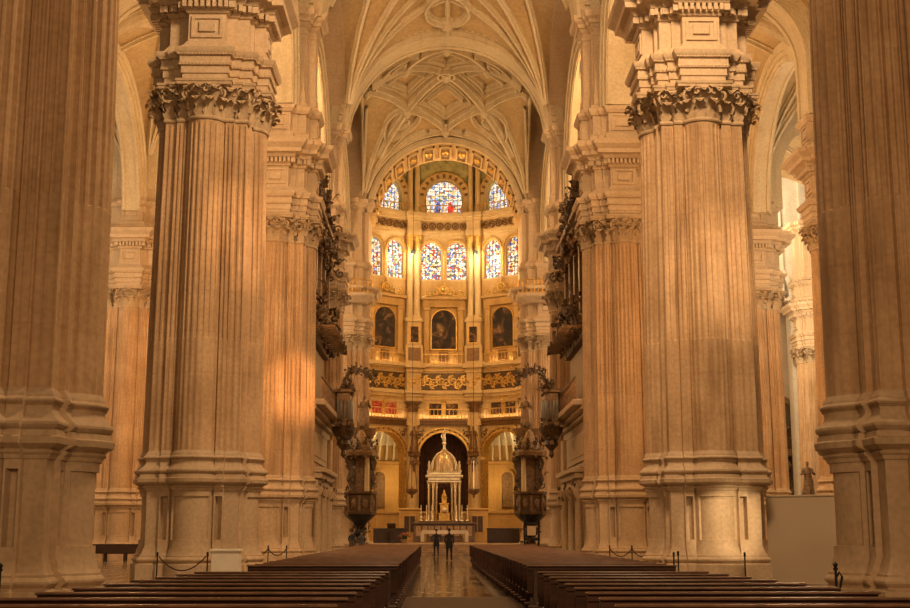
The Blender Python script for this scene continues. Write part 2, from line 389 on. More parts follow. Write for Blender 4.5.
def taper(z): return 1-.055*max(0, min(1, (z-4.15)/10.5))**1.5
TT = .945
def build_pier(label):
    root = empty('pier', (0, 0, 0), 0, label, 'pillar')
    # pedestal
    mb = MB()
    prof = [(0, .22), (.62, .22), (.64, .16)]+round_prof(.68, .86, .12, .08)+[(.9, .12), (.96, .07), (1.06, .05), (1.2, .0)]
    prof += [(1.38, 0, 0, 0), (1.385, 0, 0, -.06), (2.72, 0, 0, -.06), (2.725, 0, 0, 0), (2.9, 0, 0, 0)]
    prof += [(2.9, .03), (2.96, .06)]+round_prof(2.97, 3.07, .06, .06, 4)+[(3.1, .12), (3.14, .2), (3.16, .24), (3.27, .26), (3.3, .2), (3.4, .19)]
    loft(mb, CL, prof)
    mb.build('pedestal', 'pedestal_stone', root)
    # base mouldings
    mb = MB()
    prof = [(3.4, .15)]+round_prof(3.41, 3.63, .13, .1)+[(3.65, .12), (3.7, .07), (3.78, .045), (3.84, .06), (3.86, .1)]+round_prof(3.87, 4.0, .06, .07)+[(4.02, .06), (4.06, .05), (4.12, .01), (4.15, 0)]
    loft(mb, CL, prof); mb.build('base_moulding', 'pedestal_stone', root)
    # shaft : cabled below, open flutes above
    mb = MB()
    zs = [(4.15, 0, 0), (4.3, 0, .022), (6, 0, .022), (7.6, 0, .022), (7.72, .0, .02), (7.76, .0, .055), (9.5, 0, .06), (11, 0, .06), (12.9, 0, .06), (14.8, 0, .06), (14.92, 0, .0), (15.0, 0, 0)]
    loft(mb, CL, [(z, o, f) for z, o, f in zs], taper=taper, top=False); mb.build('shaft', 'pier_stone', root)
    # capital
    mb = MB()
    tp = lambda z: TT
    loft(mb, CL, [(15.0, 0), (15.0, .05), (15.05, .075), (15.12, .05), (15.14, .0), (15.16, -.07), (15.5, -.06), (15.85, .0), (16.05, .10), (16.1, .10)], taper=tp)
    # abacus
    loft(mb, RS, [(16.08, .12), (16.12, .26), (16.2, .27), (16.22, .3), (16.3, .31), (16.3, .0)], taper=tp, bottom=True)
    cap = mb.build('capital', 'capital_stone', root, 40); mb = MB()
    cw = [q for q in CL]
    for k, (x, y, nx, ny) in enumerate(walk(cw, .30)):
        x *= TT; y *= TT
        mb.leaf(place(x, y, nx, ny, 15.12), .62, .40, 1.45)
    for k, (x, y, nx, ny) in enumerate(walk(cw, .30)):
        x *= TT; y *= TT; ang = math.atan2(ny, nx)
        tx, ty = -ny*.15, nx*.15
        mb.leaf(place(x+tx, y+ty, nx, ny, 15.34), .80, .38, 1.35)
    for x, y, nx, ny in walk(cw, .5, .1):
        x *= TT; y *= TT; M = place(x, y, nx, ny, 15.72)
        mb.T = M; mb.scroll((.12, -.17, .22), .15, 1.2, .042, 0, 1); mb.scroll((-.12, -.17, .22), .15, 1.2, .042, PI, -1); mb.leaf(Matrix.Translation((0, -.05, .05)), .4, .22, 1.2); mb.T = None
    for sx in (-1, 1):
        for t in range(4):                                     # corner volutes of the column capitals and of the core
            for (ux, uy, r_) in ((.62*sx, -2.0, .25), (1.40*sx, -1.56, .25)):
                a = t*PI/2; M = Matrix.Rotation(a, 4, 'Z') @ Matrix.Translation((ux*TT, uy*TT, 15.84)) @ Matrix.Rotation(-sx*R(40), 4, 'Z')
                mb.T = M; mb.scroll((0, 0, 0), r_, 1.6, .05, PI/2, sx); mb.tube([(0, -.06, 0), (0, .06, 0)], .07, 8); mb.tube([(-sx*.12, .1, -.5), (-sx*.12, .02, -.2), (0, 0, .18)], [.07, .06, .04], 6); mb.T = None
    for t in range(4):                                          # rosettes
        mb.T = Matrix.Rotation(t*PI/2, 4, 'Z'); mb.sphere((0, -2.05*TT, 16.15), .13, 8, 5, ey=.7); mb.T = None
    mb.build('acanthus_leaves', 'capital_stone', cap, 40)
    # entablature
    mb = MB()
    prof = [(16.3, .10), (16.52, .10), (16.54, .15), (16.78, .15), (16.8, .2), (16.86, .24), (16.9, .2), (17.12, .2), (17.14, .27), (17.2, .31), (17.26, .36), (17.38, .38), (17.4, .2), (17.52, .12), (17.66, .03), (17.72, -.02)]
    prof += [(18.66, -.02), (18.68, .06), (18.76, .1), (18.78, .12), (19.02, .12), (19.04, .3), (19.1, .33), (19.2, .42), (19.22, .66), (19.4, .68), (19.45, .74), (19.6, .9), (19.78, .94), (19.8, .5), (20.05, .3)]
    loft(mb, RS, prof, taper=tp); ent = mb.build('entablature', 'wall_stone', root); mb = MB()
    for x, y, nx, ny in walk(RS, .21, .22):
        mb.T = place(x*TT, y*TT, nx, ny, 0); mb.box(-.06, .06, -.1, .1, 18.8, 19.02); mb.T = None
    for x, y, nx, ny in walk(RS, .12, .26):
        mb.T = place(x*TT, y*TT, nx, ny, 0); mb.box(-.035, .035, -.04, .04, 17.14, 17.2); mb.T = None
    for x, y, nx, ny in walk(RS, .12, .19):
        mb.T = place(x*TT, y*TT, nx, ny, 0); mb.box(-.035, .035, -.04, .04, 16.8, 16.86); mb.T = None
    mb.build('dentils', 'wall_stone', ent, 0); mb = MB()
    for t in range(4):                                          # panel on the face of each projecting block
        mb.T = Matrix.Rotation(t*PI/2, 4, 'Z'); yy = -1.90*TT
        for a in ((-.52, .52, 17.82, 17.92), (-.52, .52, 18.48, 18.58), (-.52, -.42, 17.92, 18.48), (.42, .52, 17.92, 18.48)): mb.box(a[0], a[1], yy-.06, yy+.02, a[2], a[3])
        mb.bbox(-.28, .28, yy-.07, yy+.02, 18.02, 18.38, .02); mb.T = None
    mb.build('block_panels', 'wall_stone', ent)
    # upper pedestal
    mb = MB()
    loft(mb, RS, [(20.05, .2), (20.3, .2), (20.35, .12), (20.42, .02), (21.35, .02), (21.37, .1), (21.45, .16), (21.52, .22), (21.68, .24), (21.7, .1)], taper=tp)
    for t in range(4):
        mb.T = Matrix.Rotation(t*PI/2, 4, 'Z'); yy = -1.94*TT
        for a in ((-.54, .54, 20.48, 20.56), (-.54, .54, 21.2, 21.28), (-.54, -.46, 20.56, 21.2), (.46, .54, 20.56, 21.2)): mb.box(a[0], a[1], yy-.06, yy+.02, a[2], a[3])
        mb.bbox(-.32, .32, yy-.05, yy+.02, 20.68, 21.08, .02); mb.T = None
    mb.build('upper_pedestal', 'wall_stone', root)
    mb = MB()
    loft(mb, RS, [(21.7, .05), (21.8, .1), (21.9, .03), (22.0, -.08), (22.6, -.1), (22.62, -.14), (25.5, -.16), (25.55, -.1), (25.62, -.1), (25.64, -.16), (25.9, -.16), (25.95, -.08), (26.1, .02), (26.12, .1), (26.3, .14), (26.4, .3), (26.6, .36), (26.7, .36)], taper=tp)
    mb.build('upper_pilaster', 'wall_stone', root)
    return root

D = [23.6, 41.3, 59.0, 76.7, 94.6]
XN = 8.26
pier = build_pier('nearest giant fluted pillar, cut by the left edge of the photo')
pier.location = (-XN-.55, D[0], 0)
ORD = ['first', 'second', 'third', 'fourth']
plabels = [
 (XN+.55, D[0], 'nearest giant fluted pillar, cut by the right edge of the photo'),
 (-XN, D[1], 'whole fluted pillar on the left with a white box and rope barrier at its foot'),
 (XN, D[1], 'whole fluted pillar on the right with a sunlit patch on its pedestal'),
 (-XN, D[2], 'left nave pillar glowing orange, just before the left organ'),
 (XN, D[2], 'right nave pillar just before the right organ'),
 (-XN, D[3], 'left nave pillar behind the left organ, carrying the crossing arch'),
 (XN, D[3], 'right nave pillar behind the right organ, carrying the crossing arch'),
 (-7.62, D[4], 'left pillar of the sanctuary arch with a small balcony halfway up'),
 (7.62, D[4], 'right pillar of the sanctuary arch with a small balcony halfway up'),
 (-19.4, D[3], 'pale aisle pillar seen in the gap between the two nearest left pillars'),
 (18.95, D[3], 'aisle pillar seen in the gap right of the second right pillar'),
 (19.4, D[2], 'aisle pillar mostly hidden by the right-edge pillar, only its cornice corner showing'),
]
piers = {}
for x, y, l in plabels:
    piers[(x, y)] = clone(pier, (x, y, 0), 0, l, 'giant clustered pillars')
pier['group'] = 'giant clustered pillars'
corner = clone(pier, (30.5, 100.6, 0), 0, 'bright pale pillar against the far right aisle wall beside the altarpiece', 'giant clustered pillars')

# ------------------------------------------------------------------ floor, steps
mb = MB(); mb.box(-32, 32, -6, 87, -.3, 0); struct(mb.build('floor', 'nave_floor', smooth=0))
mb = MB()
for k in range(5): mb.bbox(-6.2, 6.2, 86.4+k*.42, 104, k*.15, k*.15+.15, .015)
struct(mb.build('trim_1', 'altar_marble', smooth=0))
mb = MB(); mb.box(-32, -9.6, 87, 122, -.3, 0); mb.box(9.6, 32, 87, 122, -.3, 0); mb.box(-9.6, 9.6, 88.2, 125, -.3, .75-.01)
mb.box(-9.6, -6.2, 86.9, 88.2, -.3, 0)
mb.box(6.2, 9.6, 86.9, 88.2, -.3, 0)
struct(mb.build('floor', 'altar_marble', smooth=0))
mb = MB(); mb.bbox(-1.32, 1.55, 20, 32.2, 0, .015, .003); o = mb.build('aisle_mat', 'mat_weave', smooth=0)
tag(o, 'brown woven mat lying in the aisle at the bottom of the photo', 'mat')

# ------------------------------------------------------------------ vaults and arches
def vault_fn(cx, cy, a, b, zs, H, dome, slope=0):
    def f(x, y):
        u = max(-1, min(1, (x-cx)/a)); v = max(-1, min(1, (y-cy)/b))
        g = max(math.sqrt(max(0, 1-u*u)), math.sqrt(max(0, 1-v*v)))
        return zs+slope*v+H*g+dome*(1-u*u)*(1-v*v)
    return f
def vault(cx, cy, a, b, zs, H, dome, name='ceiling', n=36, slope=0):
    f = vault_fn(cx, cy, a, b, zs, H, dome, slope); mb = MB(); rows = []
    for j in range(n+1):
        v = -math.cos(PI*j/n); rows.append([(cx-a*math.cos(PI*i/n), cy+b*v, f(cx-a*math.cos(PI*i/n), cy+b*v)) for i in range(n+1)])
    mb.grid(rows)
    rows2 = [[(x, y, z+.35) for x, y, z in r] for r in rows]; mb.grid(rows2)
    o = struct(mb.build(name, 'vault_plaster', smooth=40)); return o, f
def ribs(o, f, lines, w, h, drop=.0, mat='rib_stone'):
    for ln in lines:
        pts = []
        for i in range(len(ln)-1):
            a, b = Vector(ln[i]), Vector(ln[i+1]); k = max(2, int((b-a).length/.5))
            for j in range(k+(1 if i == len(ln)-2 else 0)):
                p = a+(b-a)*j/k; pts.append((p.x, p.y, f(p.x, p.y)-drop))
        mb = MB(); mb.rib(pts, w, h); mb.build('rib', mat, o)
def dentil_line(mb, pts, lat, w, gap, h):
    pass
def circ(cx, cy, r, n=20, a0=0, a1=2*PI): return [(cx+r*math.cos(a0+(a1-a0)*i/n), cy+r*math.sin(a0+(a1-a0)*i/n)) for i in range(n+1)]

def star_ribs(o, f, cx, cy, a, b, rich):
    L = []
    for sx in (-1, 1):
        for sy in (-1, 1):
            c = (cx+sx*a*.97, cy+sy*b*.97)
            L.append([c, (cx, cy)])
            L.append([c, (cx+sx*a*.02, cy+sy*b*.48)]); L.append([c, (cx+sx*a*.48, cy)])
            L.append([c, (cx+sx*a*.30, cy+sy*b*.62)]); L.append([c, (cx+sx*a*.62, cy+sy*b*.30)])
    L.append([(cx, cy-b*.98), (cx, cy+b*.98)]); L.append([(cx-a*.98, cy), (cx+a*.98, cy)])
    if rich:
        q = .36
        L.append([(cx+a*q, cy), (cx, cy+b*q), (cx-a*q, cy), (cx, cy-b*q), (cx+a*q, cy)])
        q = .68
        L.append([(cx+a*q, cy), (cx, cy+b*q), (cx-a*q, cy), (cx, cy-b*q), (cx+a*q, cy)])
        L.append([(cx+a*.34, cy-b*.34), (cx+a*.34, cy+b*.34), (cx-a*.34, cy+b*.34), (cx-a*.34, cy-b*.34), (cx+a*.34, cy-b*.34)])
    ribs(o, f, L, .30, .34)
    mb = MB()
    z = f(cx, cy); mb.lathe([(.02, -.95), (.12, -.85), (.16, -.6), (.3, -.5), (.5, -.3), (.5, 0), (.3, .1)], cx, cy, z, 12); mb.build('boss', 'rib_stone', o)

# nave bays
for k, (i, dome) in enumerate(((1, 1.6), (2, 1.6))):
    cy = (D[i]+D[i+1])/2; a, b = 6.5, 7.75
    o, f = vault(0, cy, a, b, 26.6, 6.5, dome); 
    L = []
    for sx in (-1, 1):
        for sy in (-1, 1):
            c = (sx*a*.97, cy+sy*b*.97)
            for e in ((0, sy*.97*.30), (sx*.03, .60*sy), (.28*sx, .70*sy), (.30*sx, .22*sy), (.66*sx, .18*sy), (.62*sx, .05*sy)):
                L.append([c, (e[0]*a, cy+e[1]*b)])
    L.append([(0, cy-b*.98), (0, cy+b*.98)]); L.append([(-a*.98, cy), (a*.98, cy)])
    ribs(o, f, L, .32, .36); ribs(o, f, [circ(0, cy, 2.0, 28)], .4, .5)
    ribs(o, f, [circ(0, cy+sy*5.5, 1.35, 22) for sy in (-1, 1)], .36, .5)
    mb = MB()
    for yy in (cy, cy+6.9, cy-6.9): mb.lathe([(.03, -1.1), (.16, -.95), (.16, -.7), (.32, -.6), (.34, -.3), (.5, -.2), (.5, .1)], 0, yy, f(0, yy), 12)
    mb.build('boss', 'rib_stone', o)
# crossing bay with rich coffered centre
cy = (D[3]+D[4])/2; a, b = 6.5, 7.9
o, f = vault(0, cy, a, b, 26.5, 6.15, 1.7, slope=-.65)
L = []
for sx in (-1, 1):
    for sy in (-1, 1):
        c = (sx*a*.97, cy+sy*b*.97)
        for e in ((.0, .94), (.24, .90), (.48, .80), (.70, .58), (.90, .30), (.94, .0)):
            L.append([c, (e[0]*a*sx, cy+e[1]*b*sy)])
ribs(o, f, L, .28, .36)
L = [[(-.80*a, cy-.80*b), (.80*a, cy+.80*b)], [(.80*a, cy-.80*b), (-.80*a, cy+.80*b)],
     [(.88*a, cy), (0, cy+.88*b), (-.88*a, cy), (0, cy-.88*b), (.88*a, cy)]]
ribs(o, f, L, .42, .6)
ribs(o, f, [circ(0, cy, .62, 16)], .34, .6)
for u, v in ((0, .44), (0, -.44), (.44, 0), (-.44, 0)):         # stepped square coffers
    for q, w_, h_ in ((.30, .20, .34), (.20, .22, .5)):
        ribs(o, f, [[((u+q)*a, cy+v*b), (u*a, cy+(v+q)*b), ((u-q)*a, cy+v*b), (u*a, cy+(v-q)*b), ((u+q)*a, cy+v*b)]], w_, h_)
for sx in (-1, 1):
    for sy in (-1, 1):                                          # curling lobes round the lattice
        ribs(o, f, [circ(sx*.50*a, cy+sy*.60*b, 1.35, 20), circ(sx*.50*a, cy+sy*.60*b, .45, 12)], .30, .5)
    ribs(o, f, [circ(sx*.90*a, cy, .9, 14, PI/2*(1 if sx > 0 else -1), PI/2*(3 if sx > 0 else 1))], .26, .4)
for sy in (-1, 1):
    ribs(o, f, [circ(-1.0, cy+sy*.80*b, 1.0, 10, 0 if sy > 0 else -PI/2-.3, PI/2+.3 if sy > 0 else 0)+[], circ(1.0, cy+sy*.80*b, 1.0, 10, PI/2-.3 if sy > 0 else PI, PI if sy > 0 else 1.5*PI+.3)], .28, .45)
mb = MB()
for (u, v) in ((.44, .44), (-.44, .44), (.44, -.44), (-.44, -.44), (0, .88), (0, -.88), (.88, 0), (-.88, 0), (0, 0)):
    x, y = u*a, cy+v*b; mb.lathe([(.04, -1.0), (.18, -.85), (.34, -.62), (.34, 0)], x, y, f(x, y), 10)
mb.build('boss', 'rib_stone', o)
# aisle bays
AX = 13.83
for sx in (-1, 1):
    for i in (1, 2, 3):
        cy_ = (D[i]+D[i+1])/2
        o, f = vault(sx*AX, cy_, 5.0, 7.9, 23.6, 5.2, 1.6, n=26)
        star_ribs(o, f, sx*AX, cy_, 5.0, 7.9, False)
        ribs(o, f, [circ(sx*AX, cy_, 1.7, 20), circ(sx*AX, cy_+4.2, 1.2, 16), circ(sx*AX, cy_-4.2, 1.2, 16)], .24, .3)
    for i in (2, 3):
        cy_ = (D[i]+D[i+1])/2
        o, f = vault(sx*25.2, cy_, 5.2, 7.9, 23.6, 5.2, 1.6, n=22)
        star_ribs(o, f, sx*25.2, cy_, 5.2, 7.9, False)

def moulded_arch(name, width, r, spring, T, mat='rib_stone', legs=0, dent=True, thick=.75):
    """arch in local xz centred on local x=0, width along local y"""
    root = None
    mb = MB(); mb.T = T; h = width/2
    mb.archring(0, spring, r, r+thick, -h, h, 40, legs=legs)
    for s1 in (-1, 1):
        mb.archring(0, spring, r+.28, r+thick+.18, s1*(h+.0), s1*(h+.12), 40, legs=legs)
        mb.archring(0, spring, r+.55, r+thick+.30, s1*(h+.1), s1*(h+.22), 40, legs=legs)
        mb.archring(0, spring, r-.07, r+.01, s1*h*.62, s1*h*.92, 40, legs=legs)
    if dent:
        n = int(PI*(r+.6)/.42)
        for i in range(n):
            a = PI*(i+.5)/n; c_, s__ = math.cos(a), math.sin(a)
            for s1 in (-1, 1):
                M = Matrix.Translation(((r+.42)*c_, s1*(h+.16), spring+(r+.42)*s__)) @ Matrix.Rotation(-(a-PI/2), 4, 'Y')
                mb.T = T @ M; mb.box(-.10, .10, -.14, .14, -.11, .11)
        mb.T = T
    o = mb.build(name, mat, smooth=30); return o
T0 = lambda x, y, rz=0: Matrix.Translation((x, y, 0)) @ Matrix.Rotation(rz, 4, 'Z')
arch_lab = {}
tr = 2
def structarch(*a, **k):
    global tr
    o = moulded_arch('trim_%d' % tr, *a, **k); tr += 1; return struct(o)
# transverse nave arches, and the arch into the crossing
for i in (1, 2, 3):
    structarch(2.3, 6.35, 26.5, T0(0, D[i]))
    mb = MB(); mb.T = T0(0, D[i]); mb.archwall(-8.2, 8.2, 26.5, 36, 0, 6.95, 26.5, -1.05, 1.05, 36); struct(mb.build('wall_back' if i > 3 else 'trim_%d' % tr, 'wall_stone', smooth=0)); tr += 1
# longitudinal arcades
for sx in (-1, 1):
    for i in (0, 1, 2, 3):
        cy_ = (D[i]+D[i+1])/2
        if i >= 1 or True:
            structarch(1.6, 6.75, 21.7, T0(sx*XN, cy_, PI/2), dent=False)
        if i in (1, 2, 3): structarch(1.1, 6.75, 21.0, T0(sx*19.4, cy_, PI/2), dent=False)
    for i in (1, 2, 3):                                         # wall arch that carries the edge of the nave vault
        mb = MB(); mb.T = Matrix.Translation((sx*7.2, (D[i]+D[i+1])/2, 26.5)) @ Matrix.Rotation(PI/2, 4, 'Z') @ Matrix.Scale(.84, 4, (0, 0, 1))
        mb.archwall(-8.85, 8.85, 0, 11.5, 0, 7.7, 0, -.8, .8, 30); struct(mb.build('wall_left' if sx < 0 else 'wall_right', 'wall_stone', smooth=0))
    # clerestory walls above the arcade
    for i in (1, 2):
        cy_ = (D[i]+D[i+1])/2; nm = 'wall_left' if sx < 0 else 'wall_right'
        mb = MB(); mb.T = T0(sx*(XN), cy_, PI/2)
        mb.archwall(-8.6, 8.6, 28, 34.6, 0, 1.2, 31.0, -.5, .5, 18, sill=29.4)
        w = struct(mb.build(nm, 'wall_stone', smooth=0))
        mb = MB(); mb.T = T0(sx*(XN), cy_, PI/2); mb.archring(0, 31.0, 1.2, 1.6, -.62, .62, 20, legs=1.6); mb.build('window_surround', 'pale_stone', w)
        mb = MB(); mb.T = T0(sx*(XN+.3), cy_, PI/2); mb.prism([(-1.2, 29.4), (1.2, 29.4)]+[(1.2*math.cos(PI*k/14), 31.0+1.2*math.sin(PI*k/14)) for k in range(15)], -.03, .03); mb.build('window_pane', 'daylight_glass', w, 0)
    # transverse arches over the aisles
    for i in (1, 2, 3): structarch(2.0, 3.75, 24.6, T0(sx*AX, D[i]), dent=False, legs=2.9)
    for i in (2, 3): structarch(2.0, 4.2, 23.6, T0(sx*25.2, D[i]), dent=False, legs=2)
# thin spandrel fillings above the arcades (close the gap up to the vaults)
for sx in (-1, 1):
    for i in (1, 2, 3):
        cy_ = (D[i]+D[i+1])/2
        for xx, spring in ((XN, 21.7), (19.4, 21.0)):
            mb = MB(); mb.T = T0(sx*xx, cy_, PI/2)
            mb.archwall(-8.85, 8.85, spring, 30.5 if xx > 10 else 29.0, 0, 7.3, spring, -.45, .45, 24)
            struct(mb.build('wall_left' if sx < 0 else 'wall_right', 'wall_stone', smooth=0))

# ------------------------------------------------------------------ outer walls
def outer(sx):
    nm = 'wall_left' if sx < 0 else 'wall_right'
    for i in (1, 2, 3):
        cy_ = (D[i]+D[i+1])/2
        mb = MB(); mb.T = T0(sx*31.2, cy_, PI/2)
        mb.archwall(-8.85, 8.85, 0, 31, 0, 1.8, 24.5, -.5, .5, 20, sill=19.5)
        for zz, pr in ((16.4, .35), (17.4, .5), (19.0, .5), (3.3, .3)): mb.box(-8.85, 8.85, -.5-pr, .5+pr, zz, zz+.25)
        w = struct(mb.build(nm, 'wall_stone', smooth=0))
        mb = MB(); mb.T = T0(sx*31.2, cy_, PI/2); mb.archring(0, 24.5, 1.8, 2.4, -.65, .65, 20, legs=5); mb.build('window_surround', 'pale_stone', w)
        mb = MB(); mb.T = T0(sx*31.4, cy_, PI/2); mb.prism([(-1.8, 19.5), (1.8, 19.5)]+[(1.8*math.cos(PI*k/14), 24.5+1.8*math.sin(PI*k/14)) for k in range(15)], -.03, .03); mb.build('window_pane', 'daylight_glass', w, 0)
    # end wall of the aisles beyond the crossing
    mb = MB(); mb.T = T0(sx*20.4, 103.2)
    mb.archwall(-11.3, 11.3, 0, 32, sx*4.9, 3.75, 21.0, -.6, .6, 22)
    mb.archring(sx*4.9, 21.0, 3.55, 3.95, -.8, .6, 26, legs=20.9)
    for zz, h_, pr in ((20.6, .3, .3), (25.9, .22, .35), (26.4, .35, .55)): mb.box(sx*7.9 if sx > 0 else -11.3, 11.3 if sx > 0 else -7.9, -.6-pr, .6, zz, zz+h_)
    for xx in (7.7, 9.9): mb.box(sx*xx-.35, sx*xx+.35, -.85, .6, 20.9, 25.9); mb.box(sx*xx-.3, sx*xx+.3, -.85, .6, 27, 32)
    struct(mb.build(nm, 'pale_stone', smooth=0))
    # chapel wall behind it
    mb = MB(); mb.box(sx*20.4-11, sx*20.4+11, 112, 112.6, 0, 32)
    if sx < 0: mb.box(-24.5, -23.9, 104, 112, 0, 30)
    struct(mb.build(nm, 'wall_stone', smooth=0))
outer(-1); outer(1)

# ------------------------------------------------------------------ sanctuary arch (deep coffered)
ys0, ys1, rB, zB = D[4]-.6, 98.6, 5.62, 25.9
mb = MB(); mb.T = T0(0, 0)
mb.archwall(-9.6, 9.6, 20.0, 36.0, 0, rB+.3, zB, ys0, ys1, 40)
wb = struct(mb.build('wall_back', 'wall_stone', smooth=20))
mb = MB()
mb.archring(0, zB, rB, rB+.32, ys0-.02, ys1+.02, 48); mb.build('arch_soffit', 'cream_gilt', wb)
mb = MB()
for r0, r1, y in ((rB-.02, rB+.32, .12), (rB+.32, rB+.42, .3), (rB+.62, rB+.9, .3), (rB+1.05, rB+1.15, .22)): mb.archring(0, zB, r0, r1, ys0-y, ys0+.02, 48)
mb.build('archivolt', 'rib_stone', wb)
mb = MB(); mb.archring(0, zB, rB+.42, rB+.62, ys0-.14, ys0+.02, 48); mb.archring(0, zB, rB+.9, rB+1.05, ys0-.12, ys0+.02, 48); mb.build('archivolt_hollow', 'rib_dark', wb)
NC = 13
for i in range(NC):                                             # coffers on the soffit
    a = PI*(i+.5)/NC; da = PI/NC*.36
    mb = MB(); y0, y1 = ys0+.55, ys1-.55; r = rB-.02
    def arcseg(a0, a1, ya, yb, ra, rb, k=4):
        rows = []
        for q in range(k+1):
            t = a0+(a1-a0)*q/k; c_, s2 = math.cos(t), math.sin(t)
            rows.append([(ra*c_, ya, zB+ra*s2), (rb*c_, ya, zB+rb*s2), (rb*c_, yb, zB+rb*s2), (ra*c_, yb, zB+ra*s2)])
        mb.grid(rows, True)
        o_ = len(mb.v)-4*(k+1); mb.f.append((o_+3, o_+2, o_+1, o_)); o_ = len(mb.v)-4; mb.f.append((o_, o_+1, o_+2, o_+3))
    arcseg(a-da, a+da, y0, y0+.25, r-.16, r+.1); arcseg(a-da, a+da, y1-.25, y1, r-.16, r+.1)
    arcseg(a-da, a-da*.72, y0, y1, r-.16, r+.1, 2); arcseg(a+da*.72, a+da, y0, y1, r-.16, r+.1, 2)
    mb.build('coffer_frame', 'cream_gilt', wb)
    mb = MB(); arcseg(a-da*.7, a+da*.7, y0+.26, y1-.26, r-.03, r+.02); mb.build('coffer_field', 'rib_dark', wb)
    mb = MB(); mb.T = Matrix.Translation((r*math.cos(a), (y0+y1)/2, zB+r*math.sin(a))); mb.sphere((0, 0, 0), .34, 8, 6, ey=1.6); mb.build('rosette', 'gilding', wb)

# ------------------------------------------------------------------ rotunda
CY, RA, HB = 108.0, 9.5, 9.5*math.tan(R(18))
ZF = .75
def bayT(k): return Matrix.Translation((0, CY, 0)) @ Matrix.Rotation(-R(36)*k, 4, 'Z') @ Matrix.Translation((0, RA, 0))
BN = {-2: 'far left', -1: 'left', 0: 'middle', 1: 'right', 2: 'far right'}
wn = 1
def railing(T, z, w, lab, h=.95):
    root = empty('balcony_railing', (0, 0, 0), 0, lab, 'railing', 'gilded railings around the rotunda'); root.matrix_world = T @ Matrix.Translation((0, 0, z))
    mb = MB(); mb.bbox(-w, w, -.06, .06, h-.08, h, .01); mb.build('handrail', 'gilding', root)
    mb = MB(); mb.bbox(-w, w, -.05, .05, .0, .07, .01); mb.build('bottom_rail', 'gilding', root)
    mb = MB(); mb.lathe([(.035, .07), (.045, .2), (.02, .3), (.05, .42), (.02, .6), (.03, h-.08)], n=6); me = mb.mesh('baluster', 'gilding')
    n = int(2*w/.36)
    for i in range(n+1):
        b_ = bpy.data.objects.new('baluster', me); col.objects.link(b_); b_.parent = root; b_.location = (-w+2*w*i/n, 0, 0)
    return root
def glasswin(T, cx, z0, spring, r, y, mat, frame_mat, lunette=False):
    global wn
    root = struct(empty('window_%d' % wn)); wn += 1; root.matrix_world = T @ Matrix.Translation((cx, y, 0))
    mb = MB(); mb.prism([(-r, z0), (r, z0)]+[(r*math.cos(PI*k/16), spring+r*math.sin(PI*k/16)) for k in range(17)], .02, .05); mb.build('pane', mat, root, 0)
    mb = MB(); mb.archring(0, spring, r, r+.13, -.12, .1, 22, legs=spring-z0); mb.box(-r-.13, r+.13, -.12, .1, z0-.14, z0)
    mb.build('window_frame', frame_mat, root)
    mb = MB()
    step = .46
    for i in range(1, int(2*r/step)+1):
        x = -r+i*2*r/(int(2*r/step)+1); mb.box(x-.018, x+.018, -.02, .02, z0, spring+math.sqrt(max(0, r*r-x*x)))
    zz = z0+.45
    while zz < spring+r-.1:
        hw = r if zz < spring else math.sqrt(max(.01, r*r-(zz-spring)**2)); mb.box(-hw, hw, -.02, .02, zz-.018, zz+.018); zz += .45
    mb.build('glazing_bars', 'black_iron', root, 0)
    return root
def painting(T, cx, z0, w, h, y, mat, lab, arched=False, group=None, fmat='gilding', name='framed_painting', fr=.1):
    root = empty(name, (0, 0, 0), 0, lab, 'painting', group); root.matrix_world = T @ Matrix.Translation((cx, y, z0))
    hw = w/2
    if arched:
        sp = h-hw; poly = [(-hw, 0), (hw, 0)]+[(hw*math.cos(PI*k/16), sp+hw*math.sin(PI*k/16)) for k in range(17)]
        mb = MB(); mb.prism(poly, -.02, .04); mb.build('canvas', mat, root, 0)
        mb = MB(); mb.archring(0, sp, hw, hw+fr, -.12, .06, 22, legs=sp); mb.box(-hw-fr, hw+fr, -.12, .06, -fr, 0); mb.build('frame', fmat, root)
    else:
        mb = MB(); mb.box(-hw, hw, -.02, .04, 0, h); mb.build('canvas', mat, root, 0)
        mb = MB(); mb.box(-hw-fr, hw+fr, -.1, .04, -fr, 0); mb.box(-hw-fr, hw+fr, -.1, .04, h, h+fr); mb.box(-hw-fr, -hw, -.1, .04, 0, h); mb.box(hw, hw+fr, -.1, .04, 0, h); mb.build('frame', fmat, root, 0)
    return root
def scrollwork(mb, x0, x1, z0, z1, y, seed, dens=1.0, th=.05):
    r_ = random.Random(seed); h = z1-z0; n = max(1, int((x1-x0)/(h*.62)*dens))
    for i in range(n):
        cx = x0+(x1-x0)*(i+.5)/n; cz = (z0+z1)/2
        fl = 1 if i % 2 else -1
        mb.scroll((cx, y, cz+fl*h*.08), h*.36, 1.5, th, fl*PI/2, fl, n=12)
        mb.scroll((cx+h*.25, y, cz-fl*h*.26), h*.17, 1.2, th*.8, -fl*PI/2, -fl, n=8)
        mb.sphere((cx, y-.02, cz+fl*h*.08), h*.1, 6, 4)
        for q in range(3): mb.sphere((cx+r_.uniform(-.4, .4)*h, y, cz+r_.uniform(-.38, .38)*h), h*r_.uniform(.05, .09), 5, 4)

